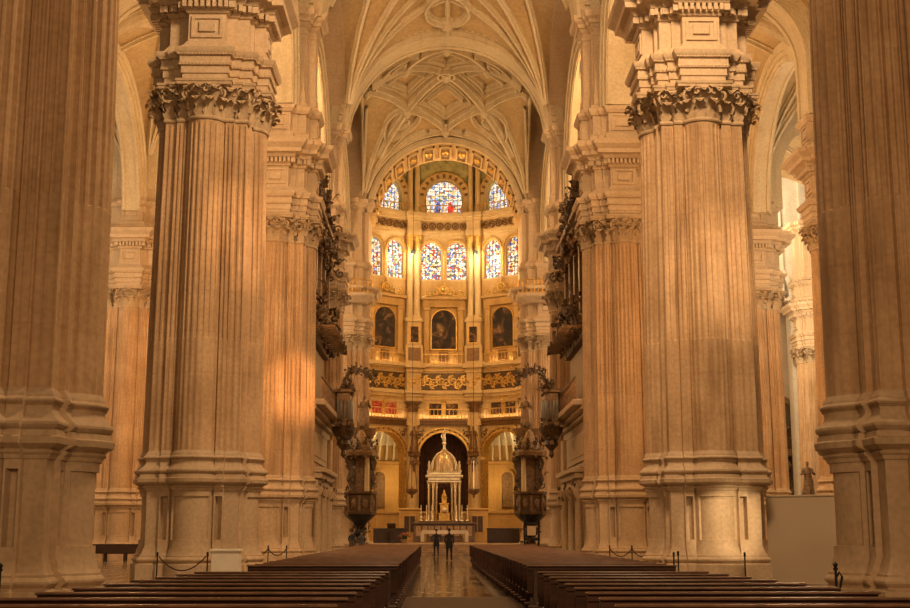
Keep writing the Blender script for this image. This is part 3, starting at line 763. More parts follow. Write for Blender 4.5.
for k in range(-2, 3):
    T = bayT(k); nmB = BN[k]
    mb = MB(); mb.T = T
    # lower wall with arch to the ambulatory
    mb.archwall(-HB, HB, ZF, 13.6, 0, 2.35, 8.4, 0, .8, 26)
    w = struct(mb.build('wall_back', 'cream_gilt', smooth=20))
    mb = MB(); mb.T = T
    mb.archring(0, 8.4, 2.32, 2.5, -.22, .8, 26, legs=7.65); mb.archring(0, 8.4, 2.68, 2.8, -.16, .1, 26); mb.build('archivolt', 'gilding', w)
    mb = MB(); mb.T = T
    for i in range(15):
        a = PI*(i+.5)/15; mb.sphere((2.6*math.cos(a), -.08, 8.4+2.6*math.sin(a)), .09, 6, 4)
    scrollwork(mb, -HB+.25, -1.5, 10.1, 11.2, -.05, 3*k, 1, .05); scrollwork(mb, 1.5, HB-.25, 10.1, 11.2, -.05, 3*k+1, 1, .05)
    mb.build('spandrel_ornament', 'dark_gilding', w)
    mb = MB(); mb.T = T
    for sx in (-1, 1):
        mb.bbox(sx*2.75-.42, sx*2.75+.42, -.28, .02, ZF, 3.2, .03); mb.bbox(sx*2.75-.5, sx*2.75+.5, -.38, .02, 3.2, 3.45, .03)
        mb.bbox(sx*2.62-.24, sx*2.62+.24, -.22, .02, 3.45, 8.1, .02); mb.bbox(sx*2.62-.34, sx*2.62+.34, -.32, .02, 8.1, 8.42, .03)
    mb.build('pilasters', 'cream_gilt', w)
    mb = MB(); mb.T = T; mb.bbox(-2.35, 2.35, .25, .75, ZF-.1, 3.2, .03); mb.bbox(-2.35, 2.35, .12, .8, 3.2, 3.45, .03)
    for x in (-1.5, 0, 1.5): mb.bbox(x-.6, x+.6, .2, .3, 1.2, 2.8, .02)
    mb.build('parapet', 'gold_wall', w)
    # first balcony floor and cornice
    def band(z, prof, mat, name='cornice'):
        mb = MB(); mb.T = T
        for a0, a1, pr in prof: mb.box(-HB-pr*.33, HB+pr*.33, -pr, .8, z+a0, z+a1)
        mb.build(name, mat, w, 0)
    band(0, [(11.35, 11.5, .25), (11.5, 11.72, .4), (11.72, 11.95, .62)], 'dark_gilding', 'balcony_slab')
    railing(T @ Matrix.Translation((0, -.5, 0)), 11.95, HB-.35, 'lower rotunda balcony railing below the red paintings, %s bay' % nmB if k == -1 else 'lower rotunda balcony railing over the %s arch' % nmB)
    band(0, [(13.55, 13.75, .2), (13.75, 14.0, .3), (14.0, 14.3, .42), (14.3, 14.62, .65)], 'cream_gilt')
    band(0, [(14.62, 16.3, .12)], 'bronze_carving', 'frieze')
    mb = MB(); mb.T = T; scrollwork(mb, -HB+.75, HB-.75, 14.72, 16.2, -.18, 11+k, 1.6, .085)
    scrollwork(mb, -HB+.05, -HB+.6, 14.9, 16.1, -.3, 17, 1, .05); scrollwork(mb, HB-.6, HB-.05, 14.9, 16.1, -.3, 17, 1, .05); mb.build('frieze_scrolls', 'gilding', w)
    band(0, [(16.3, 16.45, .2), (16.45, 16.7, .34), (16.7, 16.85, .5), (16.85, 17.12, .8)], 'cream_gilt')
    mb = MB(); mb.T = T
    for i in range(26): x = -HB+.12+i*(2*HB-.24)/25; mb.box(x-.05, x+.05, -.45, -.3, 16.5, 16.68)
    for i in range(26): x = -HB+.12+i*(2*HB-.24)/25; mb.box(x-.05, x+.05, -.42, -.25, 13.8, 13.98)
    mb.build('dentils', 'gilding', w, 0)
    railing(T @ Matrix.Translation((0, -.62, 0)), 17.12, HB-.3, 'upper rotunda balcony railing below the tall %s arched painting' % nmB)
    # middle tier wall: dado, aedicule, windows
    mb = MB(); mb.T = T; mb.box(-HB, HB, 0, .8, 17.1, 25.2); mb.build('wall_face', 'gold_wall', w, 0)
    mb = MB(); mb.T = T
    for sx in (-1, 1):                                          # twin window wall
        mb.archwall(min(0, sx*HB), max(0, sx*HB), 25.2, 29.6, sx*1.22, .92, 28.1, 0, .8, 18, sill=25.35)
    mb.build('window_wall', 'cream_gilt', w, 20)
    glasswin(T, -1.22, 25.35, 28.1, .92, .35, 'stained_glass', 'gilding'); glasswin(T, 1.22, 25.35, 28.1, .92, .35, 'stained_glass', 'gilding')
    mb = MB(); mb.T = T
    for sx in (-1, 0, 1): mb.lathe([(.14, 0), (.14, .15), (.1, .2), (.095, 2.5), (.15, 2.62), (.19, 2.85)], sx*2.32 if sx else 0, -.05, 25.3, 10)
    for sx in (-1, 1): mb.archring(sx*1.22, 28.1, 1.05, 1.2, -.14, .05, 18)
    mb.build('window_colonnette', 'gilding', w)
    mb = MB(); mb.T = T
    for sx in (-1, 1): mb.bbox(sx*1.62-.26, sx*1.62+.26, -.36, .02, 18.4, 22.6, .03); mb.bbox(sx*1.62-.34, sx*1.62+.34, -.42, .02, 17.15, 18.4, .03); mb.bbox(sx*1.62-.34, sx*1.62+.34, -.44, .02, 22.3, 22.6, .03)
    mb.bbox(-2.0, 2.0, -.42, .02, 22.6, 23.3, .03); mb.bbox(-2.2, 2.2, -.65, .02, 23.3, 23.6, .05)
    mb.build('aedicule', 'gold_wall', w)
    mb = MB(); mb.T = T                                         # ornament over the aedicule
    mb.lathe([(.34, -.05), (.42, 0), (.34, .05)], 0, 0, 0, 10) if False else None
    for sx in (-1, 1): mb.scroll((sx*.75, -.3, 24.1), .42, 1.4, .07, PI/2, sx); mb.scroll((sx*1.5, -.3, 23.95), .3, 1.3, .06, PI/2, -sx)
    mb.archring(0, 24.3, .3, .45, -.4, -.2, 14, 0, 2*PI); mb.sphere((0, -.3, 24.3), .26, 8, 6); mb.sphere((0, -.3, 24.9), .16, 8, 6)
    for sx in (-1, 1): mb.tube([(sx*1.9, -.3, 23.65), (sx*1.6, -.3, 23.8), (sx*1.1, -.3, 23.7), (sx*.5, -.3, 24.0)], .07, 5)
    mb.build('crest', 'gilding', w)
    painting(T, 0, 18.62, 2.3, 3.75, -.06, 'dark_painting', {0: 'large arched dark painting straight behind the tabernacle, pale kneeling figure at its foot', -1: 'arched dark painting left of the middle one', 1: 'arched dark painting right of the middle one', -2: 'arched dark painting hidden far left in the rotunda', 2: 'arched dark painting hidden far right in the rotunda'}[k], True, 'arched paintings of the rotunda')
    mb = MB(); mb.T = T; mb.bbox(-.42, .42, -.3, .0, 17.3, 18.3, .03); mb.build('dado_block', 'dark_gilding', w)
    # paintings of the lower gallery
    mats = ('red_painting', 'red_painting') if k == -1 else ('dark_painting_small', 'dark_painting_small')
    for sx, mt in ((-1, mats[0]), (1, mats[1])):
        painting(T, sx*.78, 12.35, 1.15, 1.1, -.06, mt, '%s painting of the pair above the %s rotunda arch, %s' % ('left-hand' if sx < 0 else 'right-hand', nmB, 'red' if k == -1 else 'dark'), False, 'paintings along the lower gallery', fr=.07)
    mb = MB(); mb.T = T
    for x0, x1 in ((-HB+.45, -1.75), (1.75, HB-.45)): mb.box(x0, x1, -.05, .02, 12.1, 13.5); 
    mb.box(-2.0, 2.0, -.14, .02, 13.5, 13.6); mb.box(-1.6, -1.45, -.14, .02, 12.0, 13.5); mb.box(1.45, 1.6, -.14, .02, 12.0, 13.5)
    mb.build('panel_frame', 'cream_gilt', w, 0)
    mb = MB(); mb.T = T; mb.sphere((0, -.25, 13.55), .22, 8, 6); mb.box(-.1, .1, -.12, .0, 12.2, 13.3); mb.build('cherub_head', 'gilding', w)
    # main entablature
    band(0, [(29.6, 29.85, .1), (29.85, 30.1, .2)], 'cream_gilt', 'architrave')
    band(0, [(30.1, 31.0, .08)], 'cream_gilt', 'frieze')
    mb = MB(); mb.T = T
    for i in range(8): x = -HB+.5+i*(2*HB-1.0)/7; mb.archring(x, 30.55, .22, .36, -.3, -.05, 12, 0, 2*PI); mb.sphere((x, -.12, 30.55), .14, 6, 4)
    mb.build('frieze_roundel', 'dark_gilding', w)
    band(0, [(31.0, 31.2, .25), (31.2, 31.45, .45), (31.45, 31.75, .75)], 'cream_gilt')
    # top tier with lunette window
    mb = MB(); mb.T = T; mb.archwall(-HB, HB, 31.7, 38, 0, 1.72, 33.4, 0, .8, 24, sill=31.9); mb.build('upper_wall', 'fresco', w, 20)
    glasswin(T, 0, 31.9, 33.4, 1.72, .35, 'stained_glass_lunette', 'gilding')
    mb = MB(); mb.T = T; mb.archring(0, 33.4, 1.82, 2.5, -.3, .1, 26, legs=1.6); mb.build('window_arch', 'cream_gilt', w)
    mb = MB(); mb.T = T; mb.archring(0, 33.4, 1.8, 1.92, -.36, -.2, 26, legs=1.6); mb.archring(0, 33.4, 2.42, 2.55, -.36, -.2, 26, legs=1.6); mb.build('arch_edge', 'gilding', w)
    mb = MB(); mb.T = T
    for i in range(11):
        a = PI*(i+.5)/11; M = Matrix.Translation((2.16*math.cos(a), -.31, 33.4+2.16*math.sin(a))) @ Matrix.Rotation(-(a-PI/2), 4, 'Y'); mb.T = T @ M; mb.box(-.13, .13, -.02, .02, -.17, .17)
    mb.T = T; mb.build('arch_coffers', 'dark_gilding', w, 0)
    # figures of the two saints in the middle lunette
    if k == 0:
        for sx, mt in ((-1, 'glass_blue'), (1, 'glass_red')):
            mb = MB(); mb.T = T @ Matrix.Translation((sx*.62, .30, 31.95)); mb.prism([(-.24, 0), (.24, 0), (.27, .5), (.16, .95), (.1, 1.0), (.1, 1.15), (-.1, 1.15), (-.1, 1.0), (-.18, .95), (-.27, .5)], .0, .04); mb.build('glass_figure', mt, w, 0)
    # thin gallery rail below the top windows
    railing(T @ Matrix.Translation((0, -.6, 0)), 31.75, HB-.3, 'thin gilt rail under the %s lunette window at the top of the rotunda' % nmB, h=.8)

# columns between the bays
def col_parts(root, T, z0, z1, r, ped, mat_c, mat_g, fl=True):
    mb = MB(); mb.T = T
    if ped > 0: mb.bbox(-r-.22, r+.22, -.45, .35, z0, z0+ped-.18, .03); mb.bbox(-r-.3, r+.3, -.55, .35, z0+ped-.18, z0+ped, .03); mb.build('pedestal', mat_c, root); mb = MB(); mb.T = T
    zb = z0+ped; cap = 1.15*min(1, (z1-z0)/6)
    n = 20; rows = []
    for z, q in ((zb, 1.25), (zb+.12, 1.3), (zb+.2, 1.1), (zb+.28, 1.18), (zb+.38, 1.0)):
        rows.append((r*q, z))
    rows += [(r*.98, (zb+z1)/2), (r*.9, z1-cap), (r*1.02, z1-cap+.05), (r*.9, z1-cap+.12)]
    mb.lathe(rows, 0, -.12, 0, n); mb.build('shaft', mat_c, root)
    mb = MB(); mb.T = T; mb.lathe([(r*.9, z1-cap+.1), (r*.95, z1-cap*.5), (r*1.3, z1-.15)], 0, -.12, 0, 14)
    for t in range(2):
        for i in range(9):
            a = PI+PI*(i+.5*t)/8; mb.leaf(Matrix.Translation((0, -.12, 0)) @ Matrix.Translation((r*.92*math.cos(a), r*.92*math.sin(a), z1-cap+.12+t*cap*.3)) @ Matrix.Rotation(a+PI/2, 4, 'Z'), cap*.5, r*.38)
    mb.bbox(-r*1.4, r*1.4, -.12-r*1.4, .3, z1-.15, z1, .03); mb.build('capital', mat_g, root)
for k, nmC in ((-1.5, 'outer left'), (-.5, 'left'), (.5, 'right'), (1.5, 'outer right')):
    T = Matrix.Translation((0, CY, 0)) @ Matrix.Rotation(-R(36)*k, 4, 'Z') @ Matrix.Translation((0, RA/math.cos(R(18))-.35, 0))
    r1 = empty('engaged_column', (0, 0, 0), 0, 'lower rotunda column, %s of the tabernacle, carrying a gilded figure' % nmC if abs(k) < 1 else 'lower rotunda column on the %s, beyond the side arch' % nmC, 'column', 'rotunda columns, ground tier'); r1.matrix_world = T
    I = Matrix.Identity(4)
    col_parts(r1, I, ZF, 13.6, .52, 2.65, 'cream_gilt', 'dark_gilding')
    r2 = empty('engaged_column', (0, 0, 0), 0, 'tall rotunda column on the %s between the twin stained windows' % nmC, 'column', 'rotunda columns, window tier'); r2.matrix_world = T
    mb = MB(); mb.bbox(-.85, .85, -.75, .3, 17.12, 18.9, .04); mb.bbox(-.7, .7, -.62, .3, 18.9, 21.1, .04); mb.bbox(-.85, .85, -.75, .3, 21.1, 21.35, .04)
    mb.prism([(.8*math.cos(PI*i/12), 21.35+.42*math.sin(PI*i/12)) for i in range(13)], -.65, .3); mb.build('pedestal', 'cream_gilt', r2)
    for sx in (-1, 1):
        mb = MB(); col_ = MB(); col_.lathe([(.36, 21.7), (.36, 21.85), (.3, 21.95), (.29, 24.5), (.27, 28.3), (.3, 28.35)], sx*.36, -.2, 0, 16); col_.build('shaft', 'cream_gilt', r2)
        mb.lathe([(.26, 28.3), (.3, 28.7), (.42, 29.4)], sx*.36, -.2, 0, 12)
        for i in range(7):
            a = PI+PI*(i+.5)/7
            for zz in (28.35, 28.75): mb.leaf(Matrix.Translation((sx*.36+.27*math.cos(a), -.2+.27*math.sin(a), zz)) @ Matrix.Rotation(a+PI/2, 4, 'Z'), .5, .2)
        mb.bbox(sx*.36-.38, sx*.36+.38, -.6, .2, 29.4, 29.6, .02); mb.build('capital', 'gilding', r2)
    r3 = empty('engaged_column', (0, 0, 0), 0, 'short top column on the %s between the lunette windows' % nmC, 'column', 'rotunda columns, top tier'); r3.matrix_world = T
    for sx in (-1, 1):
        mb = MB(); mb.lathe([(.34, 31.75), (.34, 32.1), (.26, 32.2), (.24, 36.6), (.34, 36.9)], sx*.36, -.2, 0, 14); mb.build('shaft', 'cream_gilt', r3)
    mb = MB(); mb.bbox(-.8, .8, -.65, .3, 36.9, 37.6, .03); mb.build('capital_block', 'cream_gilt', r3)
    # ressaut of entablatures round the column
    mb = MB(); mb.T = T
    for z0, z1, pr in ((13.6, 14.0, .65), (14.0, 14.3, .8), (14.3, 14.62, 1.0), (14.62, 16.3, .6), (16.3, 16.7, .75), (16.7, 17.12, 1.05), (29.6, 30.1, .65), (30.1, 31.0, .55), (31.0, 31.3, .75), (31.3, 31.75, 1.0), (11.35, 11.95, .5)):
        mb.bbox(-.35-pr*.6, .35+pr*.6, -pr, .5, z0, z1, .02)
    o = mb.build('trim_%d' % tr, 'cream_gilt'); struct(o); tr += 1
    mb = MB(); mb.T = T; scrollwork(mb, -.6, .6, 14.75, 16.2, -.65, 5, 1.2, .06); mb.build('scroll_ornament', 'gilding', o)
    painting(T, 0, 19.15, .78, 1.5, -.66, 'dark_painting_small', 'small dark upright painting at the foot of the %s tall rotunda column' % nmC, False, 'small paintings under the window columns', fr=.06)
    mb = MB(); mb.T = T; mb.bbox(-.6, .6, -.82, -.7, 17.4, 18.6, .03); mb.build('relief_panel', 'dark_gilding', o)
# dome over the rotunda
mb = MB(); rows = []
for j in range(10):
    a = (PI/2)*j/9; rows.append([((RA+.5)*math.cos(a)*math.cos(t), CY+(RA+.5)*math.cos(a)*math.sin(t), 37.6+8*math.sin(a)) for t in [2*PI*i/40 for i in range(40)]])
mb.grid(rows, True); struct(mb.build('ceiling', 'fresco', smooth=30))
# ambulatory behind the arches
mb = MB(); rows = []
for z in (ZF, 3.2, 3.2, 3.45, 3.45, 8.0, 8.0, 8.3, 8.3, 12.6):
    pr = 0
    rows.append([(z)])
rows = []
for z, pr in ((ZF-.1, 0), (3.2, 0), (3.2, .25), (3.45, .3), (3.45, 0), (8.0, 0), (8.05, .15), (8.3, .3), (8.3, 0), (13, 0)):
    rows.append([((15.2-pr)*math.cos(t), CY+(15.2-pr)*math.sin(t), z) for t in [R(-10+200*i/50) for i in range(51)]])
mb.grid(rows); w = struct(mb.build('wall_back', 'gold_wall', smooth=25))
for sx in (-1, 1):
    for da in (0,):
        a = R(90-sx*24.5); M = Matrix.Translation((0, CY, 0)) @ Matrix.Rotation(a-PI/2, 4, 'Z') @ Matrix.Translation((0, 15.0, 0))
        mb = MB(); mb.T = M; mb.prism([(-.58, 3.9), (.58, 3.9)]+[(.58*math.cos(PI*q/14), 6.7+.58*math.sin(PI*q/14)) for q in range(15)], -.05, .02); mb.build('niche', 'old_carving', w, 0)
        mb = MB(); mb.T = M; mb.archring(0, 6.7, .58, .74, -.16, .05, 18, legs=2.8); mb.build('niche_frame', 'gold_wall', w)
        for q in range(-3, 4):
            mb = MB(); mb.T = M @ Matrix.Rotation(R(0), 4, 'Y'); mb.tube([(q*.75, .0, 8.4), (q*.7, -.5, 10.4), (q*.62, -1.6, 11.9), (q*.55, -3.4, 12.6)], .1, 6); mb.build('rib', 'pale_stone', w)
mb = MB(); rows = []
for r_, z in ((15.3, 9.6), (14.6, 11.2), (13.4, 12.3), (11.8, 12.8), (10.3, 12.9)):
    rows.append([(r_*math.cos(t), CY+r_*math.sin(t), z) for t in [R(-10+200*i/50) for i in range(51)]])
mb.grid(rows); struct(mb.build('ceiling', 'pale_stone', smooth=40))
# dark hanging behind the middle arch
mb = MB(); rows = []
for j in range(2): rows.append([(x*.1, 119.6+.09*math.sin(x*1.3), (ZF, 11.6)[j]) for x in range(-32, 33)])
mb.grid(rows); o = mb.build('curtain', 'dark_curtain', smooth=60); tag(o, 'dark hanging curtain closing the middle arch behind the tabernacle', 'curtain')

# ------------------------------------------------------------------ figures
def skin_body(name, joints, edges, mat, parent, sub=2):
    me = bpy.data.meshes.new(name); me.from_pydata([j[0] for j in joints], edges, []); o = bpy.data.objects.new(name, me); col.objects.link(o); o.parent = parent
    me.materials.append(MAT[mat])
    bpy.context.view_layer.objects.active = o
    m = o.modifiers.new('skin', 'SKIN'); 
    sv = me.skin_vertices[0].data if me.skin_vertices else None
    if sv is None:
        me.attributes  # created together with the modifier below
    for i, j in enumerate(joints):
        d = me.skin_vertices[0].data[i]; r = j[1]; d.radius = r if isinstance(r, tuple) else (r, r); d.use_root = (i == 0)
    m.use_smooth_shade = True; m.branch_smoothing = .6
    s = o.modifiers.new('sub', 'SUBSURF'); s.levels = sub; s.render_levels = sub
    return o
def person(x, y, z, rz, label, top, trousers, pose='stand', h=1.72, hands=True):
    root = empty('person', (x, y, z), rz, label, 'person'); s = h/1.72; root.scale = (s, s, s)
    st = .11 if pose == 'stand' else .18
    J = [((0, 0, .96), (.15, .11)), ((0, 0, 1.15), (.135, .10)), ((0, 0, 1.36), (.17, .11)), ((0, .0, 1.47), (.07, .07)), ((0, -.015, 1.56), .055),
         ((.09, 0, .90), .10), ((.11, -.01, .50), .065), ((.12, .02, .10), .045), ((.13, -.12, .04), (.045, .035)),
         ((-.09, 0, .90), .10), ((-.11, -.03, .50), .065), ((-.13, .03, .10), .045), ((-.15, -.10, .04), (.045, .035)),
         ((.19, 0, 1.40), .065), ((.25, .02, 1.14), .047), ((.22, -.10, .93), .034), ((-.19, 0, 1.40), .065), ((-.25, .02, 1.14), .047), ((-.20, -.14, .95), .034)]
    if pose == 'hips':
        J[14] = ((.36, .04, 1.18), .05); J[15] = ((.20, -.06, 1.02), .036); J[17] = ((-.36, .04, 1.18), .05); J[18] = ((-.20, -.06, 1.02), .036)
    if pose == 'sit':
        J[6] = ((.12, -.40, .52), .07); J[7] = ((.12, -.42, .12), .045); J[8] = ((.13, -.54, .05), (.045, .035)); J[10] = ((-.12, -.40, .52), .07); J[11] = ((-.12, -.42, .12), .045); J[12] = ((-.13, -.54, .05), (.045, .035))
        J = [((p[0][0], p[0][1], p[0][2]-(.40 if i in (0, 1, 2, 3, 4, 5, 9, 13, 14, 15, 16, 17, 18) else 0)), p[1]) for i, p in enumerate(J)]
        J = [((p[0][0], p[0][1], max(.05, p[0][2])), p[1]) for p in J]
    E = [(0, 1), (1, 2), (2, 3), (3, 4), (0, 5), (5, 6), (6, 7), (7, 8), (0, 9), (9, 10), (10, 11), (11, 12), (2, 13), (13, 14), (14, 15), (2, 16), (16, 17), (17, 18)]
    skin_body('body', J, E, top, root)
    hz = J[4][0][2]
    mb = MB(); mb.lathe([(.001, -.13), (.045, -.12), (.062, -.07), (.072, 0), (.077, .05), (.06, .10), (.001, .125)], 0, -.015, hz+.09, 14, ey=1.2)
    mb.sphere((0, -.115, hz+.075), .016, 6, 4); mb.sphere((.076, -.01, hz+.08), .02, 6, 4, ex=.5); mb.sphere((-.076, -.01, hz+.08), .02, 6, 4, ex=.5); hd = mb.build('head', 'skin_tone', root)
    mb = MB(); mb.lathe([(.079, .0), (.086, .05), (.07, .11), (.001, .142)], 0, .004, hz+.09, 14, ey=1.2); mb.build('hair', 'hair_dark', hd)
    for i, sgn in ((15, 1), (18, -1)):
        p = Vector(J[i][0]); e = Vector(J[i-1][0]); d = (p-e).normalized(); mb = MB()
        mb.tube([p, p+d*.09], [.03, .036], 7); pe = p+d*.085; lat = d.cross(Vector((0, 1, 0))).normalized()
        for q, ln in enumerate((.065, .075, .07, .055)): b = pe+lat*(q-1.5)*.018; mb.tube([b, b+d*ln*.6, b+d*ln+Vector((0, -.015, 0))], [.009, .0085, .006], 5)
        b = p+d*.03-lat*.03*sgn; mb.tube([b, b-lat*.025*sgn+d*.03, b-lat*.028*sgn+d*.06], [.011, .01, .007], 5)
        mb.build('hand', 'skin_tone', root)
    # coat hem / trousers
    if trousers:
        mb = MB(); zb = J[0][0][2]
        if pose != 'sit': mb.lathe([(.2, -.28), (.195, -.1), (.175, .05), (.16, .16)], 0, 0, zb, 16, ey=.75, cap=False); mb.build('coat_hem', trousers, root)
    return root
person(.12, 71.6, 0, R(170), 'dark-clothed person standing nearest in the aisle, seen from behind', 'cloth_black', 'cloth_black', 'stand', 1.74)
person(-.62, 82.5, 0, R(178), 'dark-clothed person by the altar steps with elbows out, left of the nearer one', 'cloth_navy', 'cloth_black', 'hips', 1.72)
person(-6.75, 80.5, 0, R(100), 'person in black standing beside the last left pew by the portal wall', 'cloth_black', 'cloth_black', 'stand', 1.68)
person(-6.1, 82.6, 0, R(150), 'person in dark blue at the foot of the left pulpit', 'cloth_navy', 'cloth_grey', 'stand', 1.66)
person(-5.45, 82.2, 0, R(200), 'person in grey by the left pulpit, right of the one in blue', 'cloth_grey', 'cloth_grey', 'stand', 1.60)

def statue(x, y, z, h, rz, label, mat='dark_gilding', group=None, pose=0, name='statue'):
    root = empty(name, (x, y, z), rz, label, 'statue', group); s = h/1.9; root.scale = (s, s, s)
    mb = MB(); rows = []
    for zz, rr, sw in ((0, .30, 0), (.12, .33, .0), (.4, .28, .02), (.75, .25, .03), (.95, .22, .02), (1.15, .20, 0), (1.38, .24, 0), (1.48, .19, 0), (1.54, .08, 0), (1.60, .06, -.01)):
        row = []
        for i in range(28):
            a = 2*PI*i/28; fold = 1+(.10*math.sin(a*7+zz*2)+.06*math.sin(a*11-zz*3))*max(0, 1-zz/1.3)
            row.append((rr*fold*math.cos(a)+sw, rr*fold*.78*math.sin(a), zz))
        rows.append(row)
    mb.grid(rows, True); mb.f.append(tuple(range(27, -1, -1)))
    mb.lathe([(.001, -.13), (.055, -.11), (.08, -.03), (.088, .05), (.065, .11), (.001, .14)], 0, -.02, 1.72, 12, ey=1.1); mb.sphere((0, -.125, 1.71), .02, 6, 4)
    for sx, e, w_ in ((1, (.34, -.08, 1.14), (.14, -.30, 1.22 if pose == 0 else 1.5)), (-1, (-.34, -.04, 1.16), (-.12, -.30, 1.18))):
        mb.tube([(sx*.2, 0, 1.43), e, w_], [.085, .075, .045], 8); mb.sphere(w_, .055, 7, 5)
    mb.build('figure', mat, root)
    mb = MB(); mb.lathe([(.34, -.12), (.38, -.1), (.36, 0), (.3, .01)], 0, 0, 0, 12, ey=.85); mb.build('plinth', mat, root)
    return root
# gilded figures standing on consoles on the ground-tier rotunda columns
def console(T, z1, h, w, mat, root_label, name='console'):
    root = empty(name, (0, 0, 0), 0, root_label, 'bracket'); root.matrix_world = T
    mb = MB(); mb.lathe([(.03, -h), (.16*w, -h*.9), (.12*w, -h*.75), (.5*w, -h*.5), (.42*w, -h*.35), (.9*w, -h*.12), (w, 0)], 0, 0, z1, 14); mb.build('bracket_body', mat, root)
    mb = MB()
    r_ = random.Random(int(h*100))
    for i in range(14):
        a = PI+PI*(i+.5)/14
        for zf, q in ((.2, .85), (.55, .5)): mb.sphere((w*q*math.cos(a), w*q*math.sin(a), z1-h*zf), w*.13, 6, 4)
    for sx in (-1, 1): mb.scroll((sx*w*.6, -w*.4, z1-h*.55), w*.38, 1.3, w*.09, PI/2, sx)
    mb.build('carved_leaves', mat, root); return root
for k, nm in ((-.5, 'left'), (.5, 'right')):
    T = Matrix.Translation((0, CY, 0)) @ Matrix.Rotation(-R(36)*k, 4, 'Z') @ Matrix.Translation((0, RA/math.cos(R(18))-1.15, 0))
    console(T, 8.9, 1.9, .62, 'dark_gilding', 'carved dark bracket under the gilded figure on the %s column beside the tabernacle' % nm)
    p = T @ Vector((0, 0, 9.02)); statue(p.x, p.y, p.z, 2.3, -R(36)*k, 'dark gilded standing figure on the column %s of the tabernacle dome' % nm, 'dark_gilding', None, 0)

# ------------------------------------------------------------------ tabernacle and altar
tb = empty('tabernacle', (0, 106, ZF), 0, 'domed silver tabernacle with columns standing over the high altar', 'tabernacle')
mb = MB()
for hw, z0, z1 in ((2.0, 0, .5), (1.85, .5, 1.3), (1.95, 1.3, 1.5), (1.7, 1.5, 1.75)): mb.bbox(-hw, hw, -hw*.8, hw*.8, z0, z1, .04)
mb.build('base', 'altar_marble', tb)
for (x, y) in ((-1.45, -1.1), (1.45, -1.1), (-1.05, -1.35), (1.05, -1.35), (-1.45, 1.1), (1.45, 1.1), (-.75, -1.05), (.75, -1.05)):
    mb = MB(); mb.lathe([(.16, 1.75), (.18, 1.95), (.12, 2.05), (.13, 2.6), (.11, 3.6), (.12, 4.9), (.16, 4.95), (.13, 5.05), (.2, 5.4)], x, y, 0, 12); mb.build('column', 'silver', tb)
mb = MB()
for hw, z0, z1 in ((1.65, 5.4, 5.6), (1.55, 5.6, 5.9), (1.8, 5.9, 6.1), (1.62, 6.1, 6.35)): mb.bbox(-hw, hw, -hw*.85, hw*.85, z0, z1, .04)
mb.build('cornice', 'silver', tb)
mb = MB()
for i in range(15):
    x = -1.6+i*3.2/14; mb.lathe([(.05, 0), (.06, .1), (.02, .2)], x, -1.35, 6.35, 6)
mb.build('cresting', 'silver', tb)
mb = MB(); mb.lathe([(1.28, 6.35), (1.28, 6.6)]+[(1.25*math.cos(a), 6.6+1.75*math.sin(a)) for a in [R(q) for q in (8, 20, 32, 45, 57, 68, 78, 86)]], 0, 0, 0, 24)
dm = mb.build('dome', 'dome_silver', tb)
for i in range(12):
    a = 2*PI*i/12; mb = MB(); mb.tube([(1.29*math.cos(t)*math.cos(a), 1.29*math.cos(t)*math.sin(a), 6.6+1.79*math.sin(t)) for t in [R(q) for q in (2, 20, 40, 60, 80)]], .045, 5); mb.build('dome_rib', 'silver', dm)
mb = MB(); mb.lathe([(.3, 8.3), (.34, 8.45), (.16, 8.6), (.12, 8.9), (.24, 9.05), (.2, 9.2), (.1, 9.3)], 0, 0, 0, 12)
ltn = mb.build('lantern', 'silver', tb)
mb = MB(); mb.lathe([(.17, 9.3), (.2, 9.45), (.15, 9.8), (.19, 10.05), (.06, 10.15)], 0, 0, 0, 10); mb.sphere((0, 0, 10.28), .12, 8, 6); mb.tube([(.15, 0, 10.0), (.36, -.05, 10.2), (.42, -.05, 10.45)], .05, 5); mb.tube([(-.15, 0, 10.0), (-.3, -.05, 9.8), (-.22, -.1, 9.6)], .05, 5); mb.build('finial_figure', 'silver', ltn)
for sx in (-1, 1):
    mb = MB(); mb.lathe([(.12, 6.35), (.16, 6.5), (.1, 6.7), (.14, 7.0), (.08, 7.2), (.1, 7.3), (.001, 7.42)], sx*1.45, -1.1, 0, 8); mb.build('corner_figure', 'silver', tb)
tb.scale = (.87, .87, .90)
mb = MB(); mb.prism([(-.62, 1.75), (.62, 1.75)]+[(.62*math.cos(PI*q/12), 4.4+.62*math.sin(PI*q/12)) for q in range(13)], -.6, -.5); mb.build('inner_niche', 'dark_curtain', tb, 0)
# gilt monstrance group inside
mo = empty('monstrance', (0, 104.6, ZF+1.57), 0, 'small gilded monstrance shrine glowing inside the silver tabernacle', 'monstrance')
mb = MB()
for hw, z0, z1 in ((.55, 0, .2), (.45, .2, .7), (.52, .7, .8), (.34, .8, 1.5), (.42, 1.5, 1.6), (.2, 1.6, 2.0), (.26, 2.0, 2.08)): mb.bbox(-hw, hw, -hw*.6, hw*.6, z0, z1, .02)
mb.lathe([(.16, 2.08), (.2, 2.2), (.1, 2.4), (.03, 2.7)], 0, 0, 0, 10); mb.build('shrine', 'gilding', mo)
mb = MB(); mb.sphere((0, -.38, 1.0), .24, 12, 8, ey=.5); mb.build('host_disc', 'silver', mo)
for sx in (-1, 1): mb = MB(); mb.lathe([(.06, 0), (.03, .1), (.03, .7), (.08, .8), (.001, 1.1)], sx*.62, -.1, 0, 8); mb.build('spire', 'gilding', mo)
